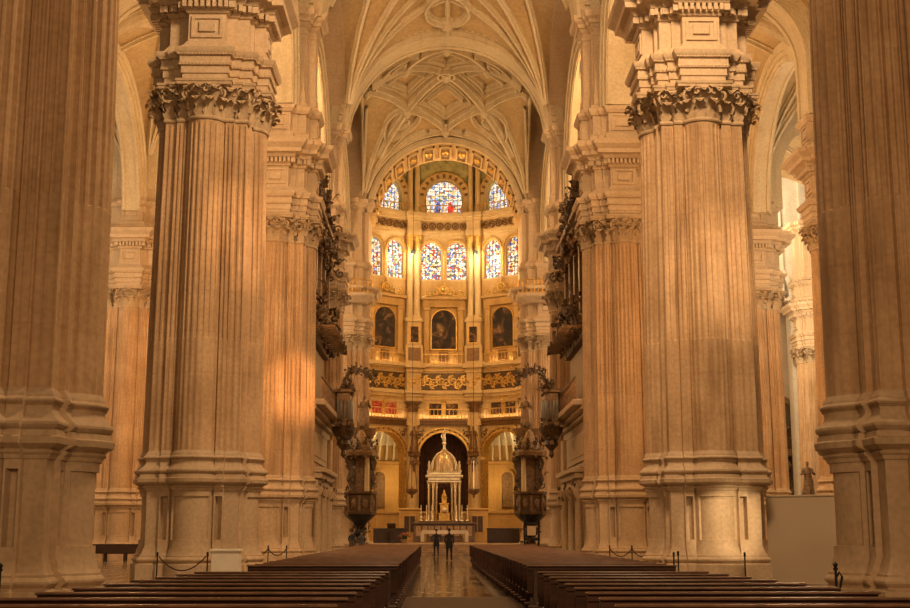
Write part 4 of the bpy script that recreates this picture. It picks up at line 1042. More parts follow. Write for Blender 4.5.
# altar mensa with reredos ledge and candlesticks
al = empty('side_altar_ledge', (0, 103.6, ZF), 0, 'dark marble retable ledge just in front of the tabernacle, lined with silver urns', 'altar')
al.name = 'altar_ledge'
mb = MB(); mb.bbox(-2.5, 2.5, -.4, .35, 0, 1.45, .04); mb.bbox(-2.6, 2.6, -.5, .4, 1.45, 1.6, .03); mb.bbox(-2.1, 2.1, -.1, .35, 1.6, 1.72, .02); mb.build('ledge', 'dark_marble', al)
for i in range(9):
    mb = MB(); mb.bbox(-2.3+i*.52, -2.3+i*.52+.4, -.43, -.39, .5, 1.3, .01); mb.build('panel', 'altar_marble', al)
pro = None
for i, x in enumerate((-1.9, -1.45, -1.0, 1.0, 1.45, 1.9)):
    if pro is None:
        pro = empty('candlestick', (x, 103.75, ZF+1.72), 0, '', 'candlestick', 'candlesticks on the altar ledge')
        mb = MB(); mb.lathe([(.13, 0), (.12, .06), (.04, .12), (.07, .3), (.035, .4), (.06, .6), (.03, .75), (.09, .85), (.02, .87)], n=10); mb.build('stem', 'silver', pro)
        mb = MB(); mb.lathe([(.028, .86), (.026, 1.25), (.004, 1.28)], n=8); mb.build('candle', 'candle', pro); q = pro
    else: q = clone(pro, (x, 103.75, ZF+1.72), 0, '')
    q['label'] = ('%s of the three candlesticks on the %s half of the altar ledge' % (('outermost', 'middle', 'innermost')[i if i < 3 else 5-i], 'left' if i < 3 else 'right'))
at = empty('altar_table', (0, 99.5, ZF), 0, 'altar table under a white cloth at the top of the steps', 'altar')
mb = MB(); mb.bbox(-1.75, 1.75, -.5, .5, .86, .94, .02); mb.build('tabletop', 'dark_wood', at)
for sx in (-1, 1):
    for sy in (-1, 1):
        mb = MB(); mb.lathe([(.12, 0), (.13, .08), (.08, .15), (.1, .5), (.07, .7), (.12, .86)], sx*1.5, sy*.35, 0, 10); mb.build('leg', 'gilding', at)
mb = MB(); n = 60
def clothrow(z, o, sag):
    row = []
    for sx0, sy0, sx1, sy1 in ((-1.78, -.53, 1.78, -.53), (1.78, -.53, 1.78, .53), (1.78, .53, -1.78, .53), (-1.78, .53, -1.78, -.53)):
        for i in range(16):
            t = i/16; x = sx0+(sx1-sx0)*t; y = sy0+(sy1-sy0)*t; ff = 1+sag*.02*math.sin(i*2.4)
            row.append((x*ff*(1+o*.02), y*(ff+o*.06), z))
    return row
def cl(z0, z1, side=None): pass
rows = [clothrow(.955, 0, 0), clothrow(.85, .3, .4), clothrow(.68, .5, 1)]
mb.grid(rows, True); mb.f.append(tuple(range(64)))
for sx in (-1, 1): mb.box(sx*1.72-.14, sx*1.72+.14, -.56, -.53, .06, .8); mb.box(sx*1.83-.02, sx*1.83+.02, -.5, .5, .06, .8)
o = mb.build('altar_cloth', 'white_cloth', smooth=50, loc=(0, 99.5, ZF)); tag(o, 'white cloth over the altar table with long hanging ends', 'tablecloth')
# hanging sanctuary lamps
def lamp(x, lab):
    d = 97.6; top = 31.0
    root = empty('sanctuary_lamp', (x, d, 4.6), 0, lab, 'lamp', 'hanging sanctuary lamps')
    mb = MB(); mb.tube([(0, 0, 2.6), (0, 0, top-4.6)], .022, 5); mb.build('cable', 'black_iron', root)
    mb = MB(); mb.lathe([(.02, -.45), (.1, -.4), (.06, -.25), (.34, -.08), (.5, .1), (.46, .2), (.5, .24)], n=16, cap=False); bw = mb.build('bowl', 'old_carving', root)
    mb = MB(); mb.lathe([(.03, 2.7), (.16, 2.6), (.24, 2.45), (.1, 2.4)], n=12); mb.build('canopy_cap', 'old_carving', root)
    for i in range(3):
        a = 2*PI*i/3+.5; mb = MB(); mb.tube([(.46*math.cos(a), .46*math.sin(a), .2), (.2*math.cos(a), .2*math.sin(a), 2.45)], .03, 5); mb.build('chain', 'silver' if x > 0 else 'old_carving', root)  # right chains in paler silver stand for the light they catch
    mb = MB(); mb.lathe([(.08, .1), (.09, .3), (.07, .42), (.001, .45)], n=10); mb.build('glass_cup', 'red_petals', bw)
    return root
lamp(-2.53, 'hanging bowl lamp on a long cable left of the tabernacle'); lamp(2.25, 'hanging bowl lamp on a long cable right of the tabernacle, its chain catching the light')

# ------------------------------------------------------------------ rotunda floor furniture
def stalls(x, lab):
    root = empty('choir_stall', (x, 97.3, ZF), 0, lab, 'bench')
    mb = MB(); mb.bbox(-1.25, 1.25, -.1, .05, .0, 1.05, .02); mb.build('front_panel', 'dark_wood', root)
    mb = MB(); mb.bbox(-1.25, 1.25, .05, .6, .4, .47, .02); mb.build('seat', 'dark_wood', root)
    mb = MB(); mb.bbox(-1.3, 1.3, -.14, .1, 1.05, 1.12, .02); mb.build('top_rail', 'dark_wood', root)
    for i in range(6): mb = MB(); mb.bbox(-1.22+i*.47, -1.14+i*.47, .05, .62, 0, .75, .01); mb.build('armrest', 'dark_wood', root)
stalls(-4.2, 'dark wooden choir stall on the left of the sanctuary'); stalls(4.5, 'dark wooden choir stall on the right of the sanctuary')
lc = empty('lectern', (-4.0, 95.0, .0+ZF), 0, 'dark lectern standing in front of the left choir stall', 'lectern')
mb = MB(); mb.bbox(-.3, .3, -.25, .25, 0, .1, .02); mb.lathe([(.09, .1), (.05, .3), (.05, 1.1), (.09, 1.15)], n=10); mb.build('stand', 'dark_wood', lc)
mb = MB(); mb.T = Matrix.Translation((0, 0, 1.25)) @ Matrix.Rotation(R(-50), 4, 'X'); mb.bbox(-.32, .32, -.25, .25, -.03, .03, .01); mb.T = None; mb.bbox(-.32, .32, .08, .14, .9, 1.5, .02); mb.build('desk', 'dark_wood', lc)
# flowers
fl = empty('flower_arrangement', (-3.0, 93.6, ZF), 0, 'low reddish flower arrangement at the left end of the altar steps', 'flowers')
mb = MB(); mb.lathe([(.16, 0), (.22, .12), (.26, .28), (.22, .3)], n=12); mb.build('pot', 'altar_marble', fl)
mb = MB(); r_ = random.Random(3)
for i in range(40): a, b_ = r_.uniform(0, 6.28), r_.uniform(0, .42); mb.leaf(Matrix.Translation((b_*math.cos(a)*.5, b_*math.sin(a)*.5, .28)) @ Matrix.Rotation(a+PI/2, 4, 'Z'), .35, .1, 1.6)
mb.build('leaves', 'leaf_green', fl)
mb = MB()
for i in range(34): a, b_ = r_.uniform(0, 6.28), r_.uniform(0, .5); mb.sphere((b_*math.cos(a), b_*math.sin(a), .75-b_*.5+r_.uniform(-.05, .05)), .07, 6, 4)
mb.build('blossoms', 'red_petals', fl)
# paired dark doors in the podium wall either side of the altar
dn = 1
for x in (-2.85, 2.75):
    root = struct(empty('door_%d' % dn)); dn += 1; root.location = (x, 104.6, ZF+.6)
    mb = MB(); mb.bbox(-.85, .85, .05, .5, -.6, 2.0, .03); mb.bbox(-.95, .95, -.05, .5, 2.0, 2.15, .03); mb.build('door_wall', 'gold_wall', root)
    for sx in (-1, 1): mb = MB(); mb.bbox(sx*.25-.19, sx*.25+.19, -.02, .06, .25, 1.5, .01); mb.build('door_leaf', 'dark_wood', root)
    mb = MB(); mb.box(-.5, .5, -.04, .05, 1.5, 1.6); mb.box(-.5, -.44, -.04, .05, .2, 1.5); mb.box(.44, .5, -.04, .05, .2, 1.5); mb.build('door_frame', 'gold_wall', root, 0)
# podium wall linking them
mb = MB()
for sx in (-1, 1):
    mb.bbox(sx*6.3-2.3, sx*6.3+2.3, 105.4, 105.9, ZF, 3.0, .03) if False else None
# ------------------------------------------------------------------ balconies on the sanctuary pillars
for sx, nm in ((-1, 'left'), (1, 'right')):
    root = empty('balcony', (sx*7.55, D[4]-1.75, 19.1), 0, 'small stone balcony with railing high on the %s sanctuary pillar' % nm, 'balcony')
    q = poly_plan([(-2.1, 1.6), (-2.1, -.4), (-1.5, -1.0), (1.5, -1.0), (2.1, -.4), (2.1, 1.6)])
    mb = MB(); loft(mb, q, [(-.5, -.5), (-.3, -.3), (-.2, -.1), (-.1, 0), (0, .05), (.12, .05)], bottom=True); mb.build('slab', 'wall_stone', root)
    mb = MB(); P = [(-2.0, 1.3), (-2.0, -.35), (-1.45, -.9), (1.45, -.9), (2.0, -.35), (2.0, 1.3)]
    mb.tube([(x, y, 1.15) for x, y in P], .05, 6); mb.tube([(x, y, .2) for x, y in P], .04, 6); mb.build('handrail', 'gilding', root)
    mbm = MB(); mbm.lathe([(.03, .12), (.05, .3), (.025, .5), (.045, .7), (.025, 1.15)], n=6); me = mbm.mesh('baluster', 'gilding')
    for a, b_ in zip(P[:-1], P[1:]):
        L_ = math.dist(a, b_); n = int(L_/.27)
        for i in range(n+1):
            t = i/max(1, n); o = bpy.data.objects.new('baluster', me); col.objects.link(o); o.parent = root; o.location = (a[0]+(b_[0]-a[0])*t, a[1]+(b_[1]-a[1])*t, 0)

# ------------------------------------------------------------------ choir side walls, organs
def carve(mb, pts, r0, seed, n=6):
    """cluster of carved leaves and scrolls round given centres"""
    r_ = random.Random(seed)
    for (x, y, z) in pts:
        for i in range(n):
            dx, dy, dz = r_.uniform(-1, 1)*r0, r_.uniform(-1, 1)*r0*.6, r_.uniform(-1, 1)*r0
            t = r_.random()
            if t < .22: mb.scroll((x+dx, y+dy, z+dz), r0*r_.uniform(.35, .6), 1.3, r0*.11, r_.uniform(0, 6), r_.choice((-1, 1)), r_.choice(('xz', 'yz')), 10)
            elif t < .68: mb.leaf(Matrix.Translation((x+dx, y+dy, z+dz)) @ Matrix.Rotation(r_.uniform(0, 6.28), 4, 'Z') @ Matrix.Rotation(r_.uniform(-.7, .7), 4, 'X'), r0*r_.uniform(.7, 1.2), r0*.5, 1.3)
            else: mb.sphere((x+dx, y+dy, z+dz), r0*r_.uniform(.2, .38), 7, 5)
for sx, nm in ((-1, 'left'), (1, 'right')):
    # choir wall: local x = along nave (y), local -y looks to the nave
    y0, y1 = 60.9, 75.0; xf = 7.0
    T = Matrix.Translation((sx*xf, 0, 0)) @ (Matrix.Rotation(PI/2, 4, 'Z') if sx < 0 else Matrix(((0, 1, 0, 0), (1, 0, 0, 0), (0, 0, 1, 0), (0, 0, 0, 1))))
    # after T: local (u, v): u along +y world ; v: for sx<0 v -> -x*-1...
    def F(u, v, z): return (sx*(xf+v), u, z)           # v>0 goes away from the nave
    def bx(mb, u0, u1, v0, v1, z0, z1, b=.03):
        xa, xb = sorted((sx*(xf+v0), sx*(xf+v1))); mb.bbox(xa, xb, u0, u1, z0, z1, b)
    root = struct(empty('wall_left' if sx < 0 else 'wall_right'))
    mb = MB(); bx(mb, y0, y1, 0, 1.2, 0, 7.3); bx(mb, y0, y1, -.12, 1.2, 0, .9); bx(mb, y0, y1, -.08, 1.2, 3.6, 3.8); mb.build('screen_wall', 'wall_stone', root)
    mb = MB(); bx(mb, y0-.1, y1+.1, -.25, 1.3, 7.3, 7.5); bx(mb, y0-.1, y1+.1, -.55, 1.3, 7.5, 7.7); bx(mb, y0-.1, y1+.1, -.95, 1.4, 7.7, 8.0); mb.build('cornice', 'wall_stone', root)
    mb = MB()
    for u in (62.2, 74.0): bx(mb, u-.5, u+.5, -.22, 0, .9, 6.9)
    bx(mb, 63.6, 72.6, -.07, 0, 5.2, 6.8); bx(mb, 64.1, 72.1, -.11, 0, 5.5, 6.5)
    mb.build('pilasters', 'wall_stone', root)
    # portal with two arched niches
    pt = empty('portal', (0, 0, 0), 0, 'carved stone portal with arched niches set in the %s choir wall' % nm, 'portal')
    mb = MB(); bx(mb, 64.2, 72.2, -.75, 0, 4.6, 4.85); bx(mb, 64.3, 72.1, -.55, 0, 4.3, 4.6); bx(mb, 64.5, 71.9, -.35, 0, 3.85, 4.3); mb.build('entablature', 'wall_stone', pt)
    for u in (64.8, 68.2, 71.6): mb = MB(); mb.lathe([(.3, 0), (.3, .5), (.22, .6), (.2, 1.8), (.17, 3.4), (.28, 3.6), (.32, 3.85)], sx*(xf-.32), u, 0, 12); mb.build('column', 'wall_stone', pt)
    for u in (66.5, 69.9):
        mb = MB(); TT_ = Matrix.Translation((sx*(xf-.02), u, 0)) @ Matrix.Rotation(PI/2, 4, 'Z'); mb.T = TT_
        mb.archring(0, 2.6, .85, 1.1, -.18, .18, 18, legs=2.6); mb.build('niche_arch', 'wall_stone', pt)
        mb = MB(); mb.T = TT_; mb.prism([(-.85, 0), (.85, 0)]+[(.85*math.cos(PI*q/14), 2.6+.85*math.sin(PI*q/14)) for q in range(15)], -.05, .05); mb.build('niche_recess', 'old_carving', pt, 0)
    mb = MB()
    for u in (64.8, 68.2, 71.6): carve(mb, [(sx*(xf-.45), u, 4.05), (sx*(xf-.4), u, 3.5)], .28, int(u), 7)
    mb.build('carving', 'old_carving', pt)
    # balustrade on the wall
    rb = empty('balustrade', (0, 0, 0), 0, 'iron and gilt balustrade on top of the %s choir wall, below the organ' % nm, 'railing')
    mb = MB(); bx(mb, y0, y1, -.85, -.75, 9.0, 9.1, .01); mb.build('handrail', 'old_carving', rb)
    mbm = MB(); mbm.lathe([(.06, 0), (.06, .1), (.03, .2), (.07, .45), (.03, .75), (.04, 1.0)], n=7); me = mbm.mesh('baluster', 'old_carving')
    for i in range(22): o = bpy.data.objects.new('baluster', me); col.objects.link(o); o.parent = rb; o.location = (sx*(xf-.8), y0+.2+i*(y1-y0-.4)/21, 8.0)
    mb = MB(); bx(mb, y0, y1, -.84, -.76, 8.0, 8.08, .01); mb.build('bottom_rail', 'old_carving', rb)
    # big organ
    og = empty('pipe_organ', (0, 0, 0), 0, 'tall carved baroque pipe organ standing over the %s choir wall' % nm, 'organ')
    u0, u1 = 62.3, 73.6
    mb = MB(); bx(mb, u0, u1, .3, 2.0, 8.0, 11.6); mb.build('lower_case', 'dark_gilding', og)
    mb = MB(); bx(mb, u0-.1, u1+.1, .0, 2.0, 11.6, 12.0); bx(mb, u0, u1, .1, 2.0, 12.0, 12.5); mb.build('impost', 'bronze_carving', og)
    mb = MB(); bx(mb, u0, u1, .7, 2.0, 12.5, 18.0); mb.build('case_back', 'dark_wood', og)
    towers = (62.9, 65.5, 68.0, 70.5, 73.0)
    for i, u in enumerate(towers):
        mb = MB(); bx(mb, u-.25, u+.25, .0, .8, 12.5, 17.8+(.6 if i == 2 else 0)); mb.build('case_post', 'dark_gilding', og)
    for i in range(4):
        ua, ub = towers[i]+.3, towers[i+1]-.3; n = 7
        for j in range(n):
            u = ua+(ub-ua)*(j+.5)/n; hh = 3.2+1.3*(1-abs(j-3)/3.0); bulge = .38*(1-((j-3)/3.5)**2)
            mb = MB(); mb.lathe([(.04, 0), (.13, .45), (.135, .5), (.135, hh)], sx*(xf+.62-bulge), u, 12.5, 12); mb.build('pipe', 'organ_pipe', og)
        mb = MB(); carve(mb, [(sx*(xf+.2), ua+(ub-ua)*t, 16.9+.5*math.sin(PI*t)) for t in (.1, .3, .5, .7, .9)], .5, 5+i, 9); mb.build('pipe_shade', 'dark_gilding', og)
    mb = MB(); bx(mb, u0-.2, u1+.2, -.2, 2.0, 17.9, 18.2); bx(mb, u0-.3, u1+.3, -.4, 2.0, 18.2, 18.5); mb.build('cornice', 'dark_gilding', og)
    mb = MB()
    for u in towers: carve(mb, [(sx*(xf+.05), u, 18.9), (sx*(xf+.05), u, 19.6), (sx*(xf-.15), u, 17.0), (sx*(xf-.25), u, 13.2)], .55, int(u*3), 12)
    carve(mb, [(sx*(xf-.15), u0+i*(u1-u0)/9, 12.2) for i in range(10)], .5, 77, 9)
    mb.build('carving', 'bronze_carving', og)
    mb = MB(); rr = random.Random(5)
    for i in range(14):                                        # horizontal trumpet pipes
        u = u0+.6+i*(u1-u0-1.2)/13; x0_, x1_ = sx*(xf+.1), sx*(xf-1.05-rr.uniform(0, .25))
        mb.tube([(x0_, u, 12.0), (sx*(xf-.75), u, 11.95), (x1_, u, 11.95)], [.04, .06, .14], 8)
    mb.build('trumpet_pipes', 'old_carving', og)
    for j, (u, hh) in enumerate(((62.9, 1.9), (68.0, 2.5), (73.0, 1.9))):
        statue(sx*(xf+.2), u, 19.9 if j != 1 else 20.0, hh, sx*(-PI/2) if sx > 0 else PI/2, '%s carved angel on top of the %s organ' % (('nearest', 'middle', 'farthest')[j], nm), 'bronze_carving', 'angels on the organs')
    mb = MB(); mb.lathe([(.001, 0), (.12, .05), (.14, .25), (.001, .4)], sx*(xf+.2), 62.0, 10.5, 8) if False else None
    # small choir organ hung on the balustrade
    ro = empty('choir_organ', (sx*(xf-1.25), 69.5, 7.3), 0, 'small carved organ case hanging over the edge of the %s choir wall' % nm, 'organ')
    mb = MB(); mb.bbox(-.55, .55, -1.3, 1.3, 0, .35, .05); mb.bbox(-.45, .45, -1.2, 1.2, .35, 2.3, .03); mb.bbox(-.62, .62, -1.4, 1.4, 2.3, 2.55, .05); mb.build('case', 'dark_gilding', ro)
    for j in range(9): mb = MB(); mb.lathe([(.03, 0), (.09, .2), (.09, 1.2+.3*(1-abs(j-4)/4))], -sx*.48, -1.0+j*.25, .45, 10); mb.build('pipe', 'organ_pipe', ro)
    for j in range(4): mb = MB(); mb.lathe([(.03, 0), (.09, .2), (.09, 1.3)], -.36+j*.24, -1.22, .45, 10); mb.build('pipe', 'organ_pipe', ro)
    mb = MB(); mb.lathe([(.05, -2.1), (.2, -1.9), (.14, -1.6), (.5, -1.2), (.45, -.9), (.8, -.35), (.85, 0)], 0, 0, 0, 14, ey=1.5); mb.build('hanging_console', 'bronze_carving', ro)
    mb = MB(); carve(mb, [(-sx*.3, v, z_) for v in (-1.2, -.6, 0, .6, 1.2) for z_ in (2.7, .1)]+[(-sx*.2, 0, -1), (-sx*.3, -.6, -.5), (-sx*.3, .6, -.5), (0, -1.3, 2.6), (0, -1.3, .1), (0, -1.0, -.5)], .36, 9, 8); mb.build('carving', 'bronze_carving', ro)
    ro.scale = (.8, .8, .8)
    # carved canopy bridging from the organ to the statue on the crossing pillar
    cp = empty('carved_canopy', (0, 0, 0), 0, 'dark curling carved canopy over the praying figure on the %s sanctuary pillar' % nm, 'carving')
    mb = MB(); P = [(sx*7.7, 92.2, 12.3), (sx*7.1, 91.6, 13.1), (sx*6.3, 91.2, 13.3), (sx*5.5, 91.0, 12.9), (sx*5.1, 90.9, 12.0)]
    mb.tube(P, [.10, .14, .15, .12, .06], 8); mb.build('scroll_arm', 'bronze_carving', cp)
    mb = MB(); carve(mb, [tuple(Vector(P[i]).lerp(Vector(P[i+1]), t)) for i in range(4) for t in (0, .33, .66)], .34, 21, 9); mb.build('carving', 'bronze_carving', cp)
    # statue and pulpit in front of the sanctuary pillar
    px, py = sx*5.95, 89.6
    cs = empty('console', (px, 91.6, 9.0), 0, 'tall carved console under the kneeling figure on the %s sanctuary pillar' % nm, 'bracket')
    mb = MB(); mb.lathe([(.3, -2.4), (.55, -2.2), (.4, -1.7), (.7, -1.2), (.55, -.9), (.85, -.3), (.95, 0)], 0, 0, 0, 14); mb.bbox(-.4, .4, 0, 1.2, -1.8, -.2, .04); mb.build('bracket_body', 'dark_gilding', cs)
    mb = MB(); carve(mb, [(.5*math.cos(a), .5*math.sin(a), z_) for a in (3.4, 4.1, 4.7, 5.3, 6.0) for z_ in (-2.1, -1.4, -.7, -.15)], .34, 31, 6); mb.build('carving', 'bronze_carving', cs)
    statue(px, 91.6, 9.12, 2.4, R(sx*-20), 'praying royal figure standing on its console high on the %s sanctuary pillar' % nm, 'dark_gilding', None, 1)
    pu = empty('pulpit', (px, py-1.0, 0), 0, 'ornate dark pulpit with carved canopy at the foot of the %s sanctuary pillar' % nm, 'pulpit')
    mb = MB(); mb.lathe([(.9, 0), (.9, .25), (.6, .35), (.35, .6), (.3, 1.2), (.45, 1.5), (.3, 1.8), (.5, 2.2), (1.0, 2.65), (1.1, 2.8)], n=8); mb.build('stem', 'black_iron', pu)
    mb = MB(); mb.lathe([(1.12, 2.8), (1.15, 2.95), (1.02, 3.0), (1.02, 4.1), (1.18, 4.2), (1.2, 4.35), (1.05, 4.36), (1.0, 4.3), (.95, 2.9), (.001, 2.85)], n=8); mb.build('basket', 'bronze_carving', pu)
    mb = MB()
    for i in range(8):
        a = 2*PI*i/8; mb.lathe([(.07, 3.0), (.08, 3.3), (.05, 3.6), (.08, 4.1)], 1.08*math.cos(a), 1.08*math.sin(a), 0, 6)
        mb.T = Matrix.Rotation(a+PI/8+PI/2, 4, 'Z') @ Matrix.Translation((0, -.98, 3.55)); mb.sphere((0, 0, 0), .22, 8, 6, ez=1.4, ey=.4); mb.T = None
    mb.build('carved_panels', 'old_carving', pu)
    mb = MB(); mb.bbox(-.45, .45, .85, 1.0, 4.2, 6.8, .03); mb.build('back_board', 'dark_gilding', pu)
    for s2 in (-1, 1): mb = MB(); mb.prism([(s2*.45, 4.2), (s2*.75, 4.6), (s2*1.05, 5.2), (s2*.9, 5.8), (s2*1.1, 6.4), (s2*.9, 6.85), (s2*.45, 6.85)][::s2], .7, .95); mb.build('wing_board', 'bronze_carving', pu)
    mb = MB(); mb.lathe([(.9, 6.8), (1.15, 6.85), (1.2, 7.1), (.9, 7.3), (.7, 7.8), (.4, 8.1), (.2, 8.6), (.001, 8.7)], n=8); mb.build('sounding_board', 'dark_gilding', pu)
    mb = MB(); carve(mb, [(.85*math.cos(a), .85*math.sin(a), z_) for a in (2.8, 3.5, 4.2, 4.7, 5.3, 6.0) for z_ in (6.9, 7.6)]+[(-.8, .7, 6.2), (-.75, .7, 5.3), (.8, .7, 6.2), (.75, .7, 5.3), (-.75, .7, 4.7), (.75, .7, 4.7)]+[(.35*math.cos(a), .35*math.sin(a), z_) for a in (3.2, 4.7, 6.2) for z_ in (.8, 1.6)], .36, 41, 8); mb.build('carving', 'bronze_carving', pu)
    mb = MB(); mb.lathe([(.18, 4.36), (.16, 6.8)], sx*-.45, -.1, 0, 12); mb.build('onyx_column', 'cream_gilt', pu)
    # inner stair cage with bright paper notice (right one has the lit panel)
    if sx > 0:
        mb = MB(); mb.bbox(-.3, .3, -.95, -.9, 1.35, 2.0, .01); mb.build('notice_panel', 'lit_paper', pu, 0)
        mb = MB(); mb.bbox(-.55, -.42, -.98, -.85, 0, 2.8, .01); mb.bbox(.42, .55, -.98, -.85, 0, 2.8, .01); mb.bbox(-.55, .55, -.98, -.85, 2.1, 2.25, .01); mb.bbox(-.55, .55, -.98, -.85, 1.05, 1.2, .01); mb.build('panel_stand', 'black_iron', pu)

# ------------------------------------------------------------------ pews
def make_pew(w):
    root = empty('church_pew')
    tag(root, 'x', 'pew', 'long dark pews filling the nave')
    h = w/2
    mb = MB()                                                   # backrest: raked board
    rows = []
    for z, y in ((.42, .0), (.44, -.02), (.86, -.10), (.88, -.125), (.925, -.13), (.945, -.11), (.945, -.05), (.92, -.03), (.86, -.045), (.45, .03), (.42, .03)):
        rows.append([(x, y, z) for x in (-h, h)])
    rows.append(rows[0]); mb.grid(rows); mb.f.append(tuple(range(0, 22, 2))); mb.f.append(tuple(range(21, 0, -2)))
    mb.build('backrest', 'pew_wood', root)
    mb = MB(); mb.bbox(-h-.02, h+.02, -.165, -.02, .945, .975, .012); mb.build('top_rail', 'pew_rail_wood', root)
    mb = MB(); mb.bbox(-h, h, .02, .42, .42, .46, .012); mb.build('seat', 'pew_wood', root)
    mb = MB(); mb.bbox(-h+.05, h-.05, -.36, -.12, .72, .745, .006); mb.build('book_ledge', 'pew_wood', root) if False else None
    for s1 in (-1, 1):
        x0 = s1*(h-.16); mb = MB()
        mb.T = Matrix.Translation((x0, 0, 0)) @ Matrix.Rotation(PI/2, 4, 'Z')
        mb.prism([(-.10, 0), (.05, 0), (.05, .40), (.34, .40), (.34, 0), (.44, 0), (.44, .44), (.40, .50), (.06, .52), (-.02, .70), (-.05, .9), (-.12, .9), (-.10, .5)], -.035, .035)
        mb.T = None; mb.build('bench_end', 'pew_wood', root, 20)
    mb = MB(); mb.bbox(-h+.0, h-.0, -.50, -.30, .17, .22, .012); mb.build('kneeler', 'pew_wood', root)
    mb = MB(); mb.bbox(-h+.05, h-.05, -.02, .02, .12, .36, .008); mb.build('lower_rail', 'pew_wood', root)
    for s1 in (-1, 1): mb = MB(); mb.bbox(s1*(h-.16)-.03, s1*(h-.16)+.03, -.50, -.1, .1, .17, .01); mb.build('kneeler_bracket', 'pew_wood', root)
    return root
words = ['nearest', 'second-nearest', 'third', 'fourth', 'fifth', 'sixth', 'seventh', 'eighth', 'ninth', 'tenth', 'eleventh', 'twelfth']
for sx, nm in ((-1, 'left'), (1, 'right')):
    proto = None
    near = [11.75+i*1.17 for i in range(9)]; far = [25.4+i*1.14 for i in range(33)]
    def put(y, lab, proto, first, x):
        o = proto if first else clone(proto, (0, 0, 0), 0, lab, 'long dark pews filling the nave')
        o.location = (x, y, 0); o['label'] = lab
    pn, pf = make_pew(3.25), make_pew(2.95); pf.scale = (1, 1, 1.01)
    for i, y in enumerate(near):
        t = i/8; xi = (-1.46+.12*t) if sx < 0 else 1.10+.03*t; xo = (-5.0+.5*t) if sx < 0 else 4.42-.5*t
        pw = clone(pn, (0, 0, 0), 0, '') if i else pn
        pw.location = ((xi+xo)/2, y, 0); pw.scale = (abs(xo-xi)/3.25, 1, 1.02); pw['label'] = '%s pew of the near %s block, counted from the camera' % (words[i], nm)
    for i, y in enumerate(far):
        if i < 10: l = '%s pew of the far %s block, counted from the gap behind the near block' % (words[i].replace('second-nearest', 'second').replace('nearest', 'first'), nm)
        elif i >= 30: l = '%s row of the far %s block, close to the altar steps' % (('third-last', 'second-last', 'last')[i-30], nm)
        else: l = 'pew in the tightly packed deep rows of the far %s block' % nm
        put(y, l, pf, i == 0, (-2.80 if sx < 0 else 2.74-.25*i/32)+rnd.uniform(-.02, .02))
# ------------------------------------------------------------------ small furniture by the pillars
def stanchion(x, y, lab, h=1.0):
    root = empty('stanchion', (x, y, 0), 0, lab, 'barrier post', 'black rope barrier posts')
    mb = MB(); mb.lathe([(.16, 0), (.16, .02), (.05, .05), (.022, .07), (.022, h-.1)], n=12); pst = mb.build('post', 'black_iron', root)
    mb = MB(); mb.lathe([(.022, h-.1), (.04, h-.09), (.04, h-.06), (.025, h-.05), (.045, h), (.001, h+.04)], n=10); mb.build('knob', 'black_iron', pst)
    return root
def rope(a, b, sag, lab):
    pts = [(a[0]+(b[0]-a[0])*t, a[1]+(b[1]-a[1])*t, .9-sag*4*t*(1-t)) for t in [i/14 for i in range(15)]]
    mb = MB(); mb.tube(pts, .022, 6); o = mb.build('barrier_rope', 'rope'); tag(o, lab, 'rope')
def wx(px, d): return (px-438)/1250*d-.53
A = (wx(164, 38.3), 38.3); B = (wx(213, 38.6), 38.6)
stanchion(*A, 'black barrier post left of the white box, farther from the box'); stanchion(*B, 'black barrier post right beside the white box'); rope((A[0]+.045, A[1]), (B[0]-.045, B[1]), .42, 'dark rope sagging between the two posts at the second left pillar')
A = (wx(272, 55.5), 55.5); B = (wx(290, 56), 56); C_ = (wx(253, 56), 56.2)
stanchion(*A, 'small distant barrier post at the foot of the third left pillar, left one'); stanchion(*B, 'small distant barrier post at the foot of the third left pillar, right one')
stanchion(*C_, 'distant barrier post left of the pair at the third left pillar, behind the pews'); rope(A, B, .3, 'dark rope between the distant pair of posts on the left'); rope(C_, A, .3, 'dark rope running down left from the distant left pair of posts')
A = (wx(607, 56), 56); B = (wx(629, 56), 56); C_ = (wx(648, 55), 55)
stanchion(*A, 'small distant barrier post at the foot of the third right pillar, left one'); stanchion(*B, 'small distant barrier post at the foot of the third right pillar, right one'); stanchion(*C_, 'distant barrier post right of the pair at the third right pillar, behind the pews'); rope(A, B, .35, 'dark rope between the distant pair of posts on the right'); rope(B, C_, .35, 'dark rope running down right from the distant right pair of posts')
stanchion(wx(670, 38.2), 38.2, 'left one of two barrier posts standing together before the second right pillar'); stanchion(wx(675, 38.5), 38.6, 'right one of two barrier posts standing together before the second right pillar', 1.02)
stanchion(wx(740, 38.0), 38.0, 'single barrier post in front of the bright sunlit spot'); stanchion(wx(12, 20.3), 20.3, 'barrier post at the left edge of the photo, by the nearest left pillar', 1.12)
s5 = stanchion(wx(829, 20.6), 20.6, 'barrier post with a hooked top beside the nearest right pillar', 1.12)
mb = MB(); mb.tube([(0, 0, .9), (.06, 0, 1.0), (.1, 0, .92), (.02, 0, .6), (-.03, 0, .35)], .02, 6); mb.build('hook', 'black_iron', s5)
bxr = empty('display_plinth', (wx(230.5, 38.1), 38.3, 0), 0, 'plain white box plinth in front of the second left pillar', 'plinth')
mb = MB(); mb.bbox(-.40, .40, -.35, .35, 0, 1.05, .01); mb.build('body', 'white_cloth', bxr, 0)
mb = MB(); mb.bbox(-.44, .44, -.39, .39, 1.05, 1.12, .01); mb.build('lid', 'white_cloth', bxr, 0)
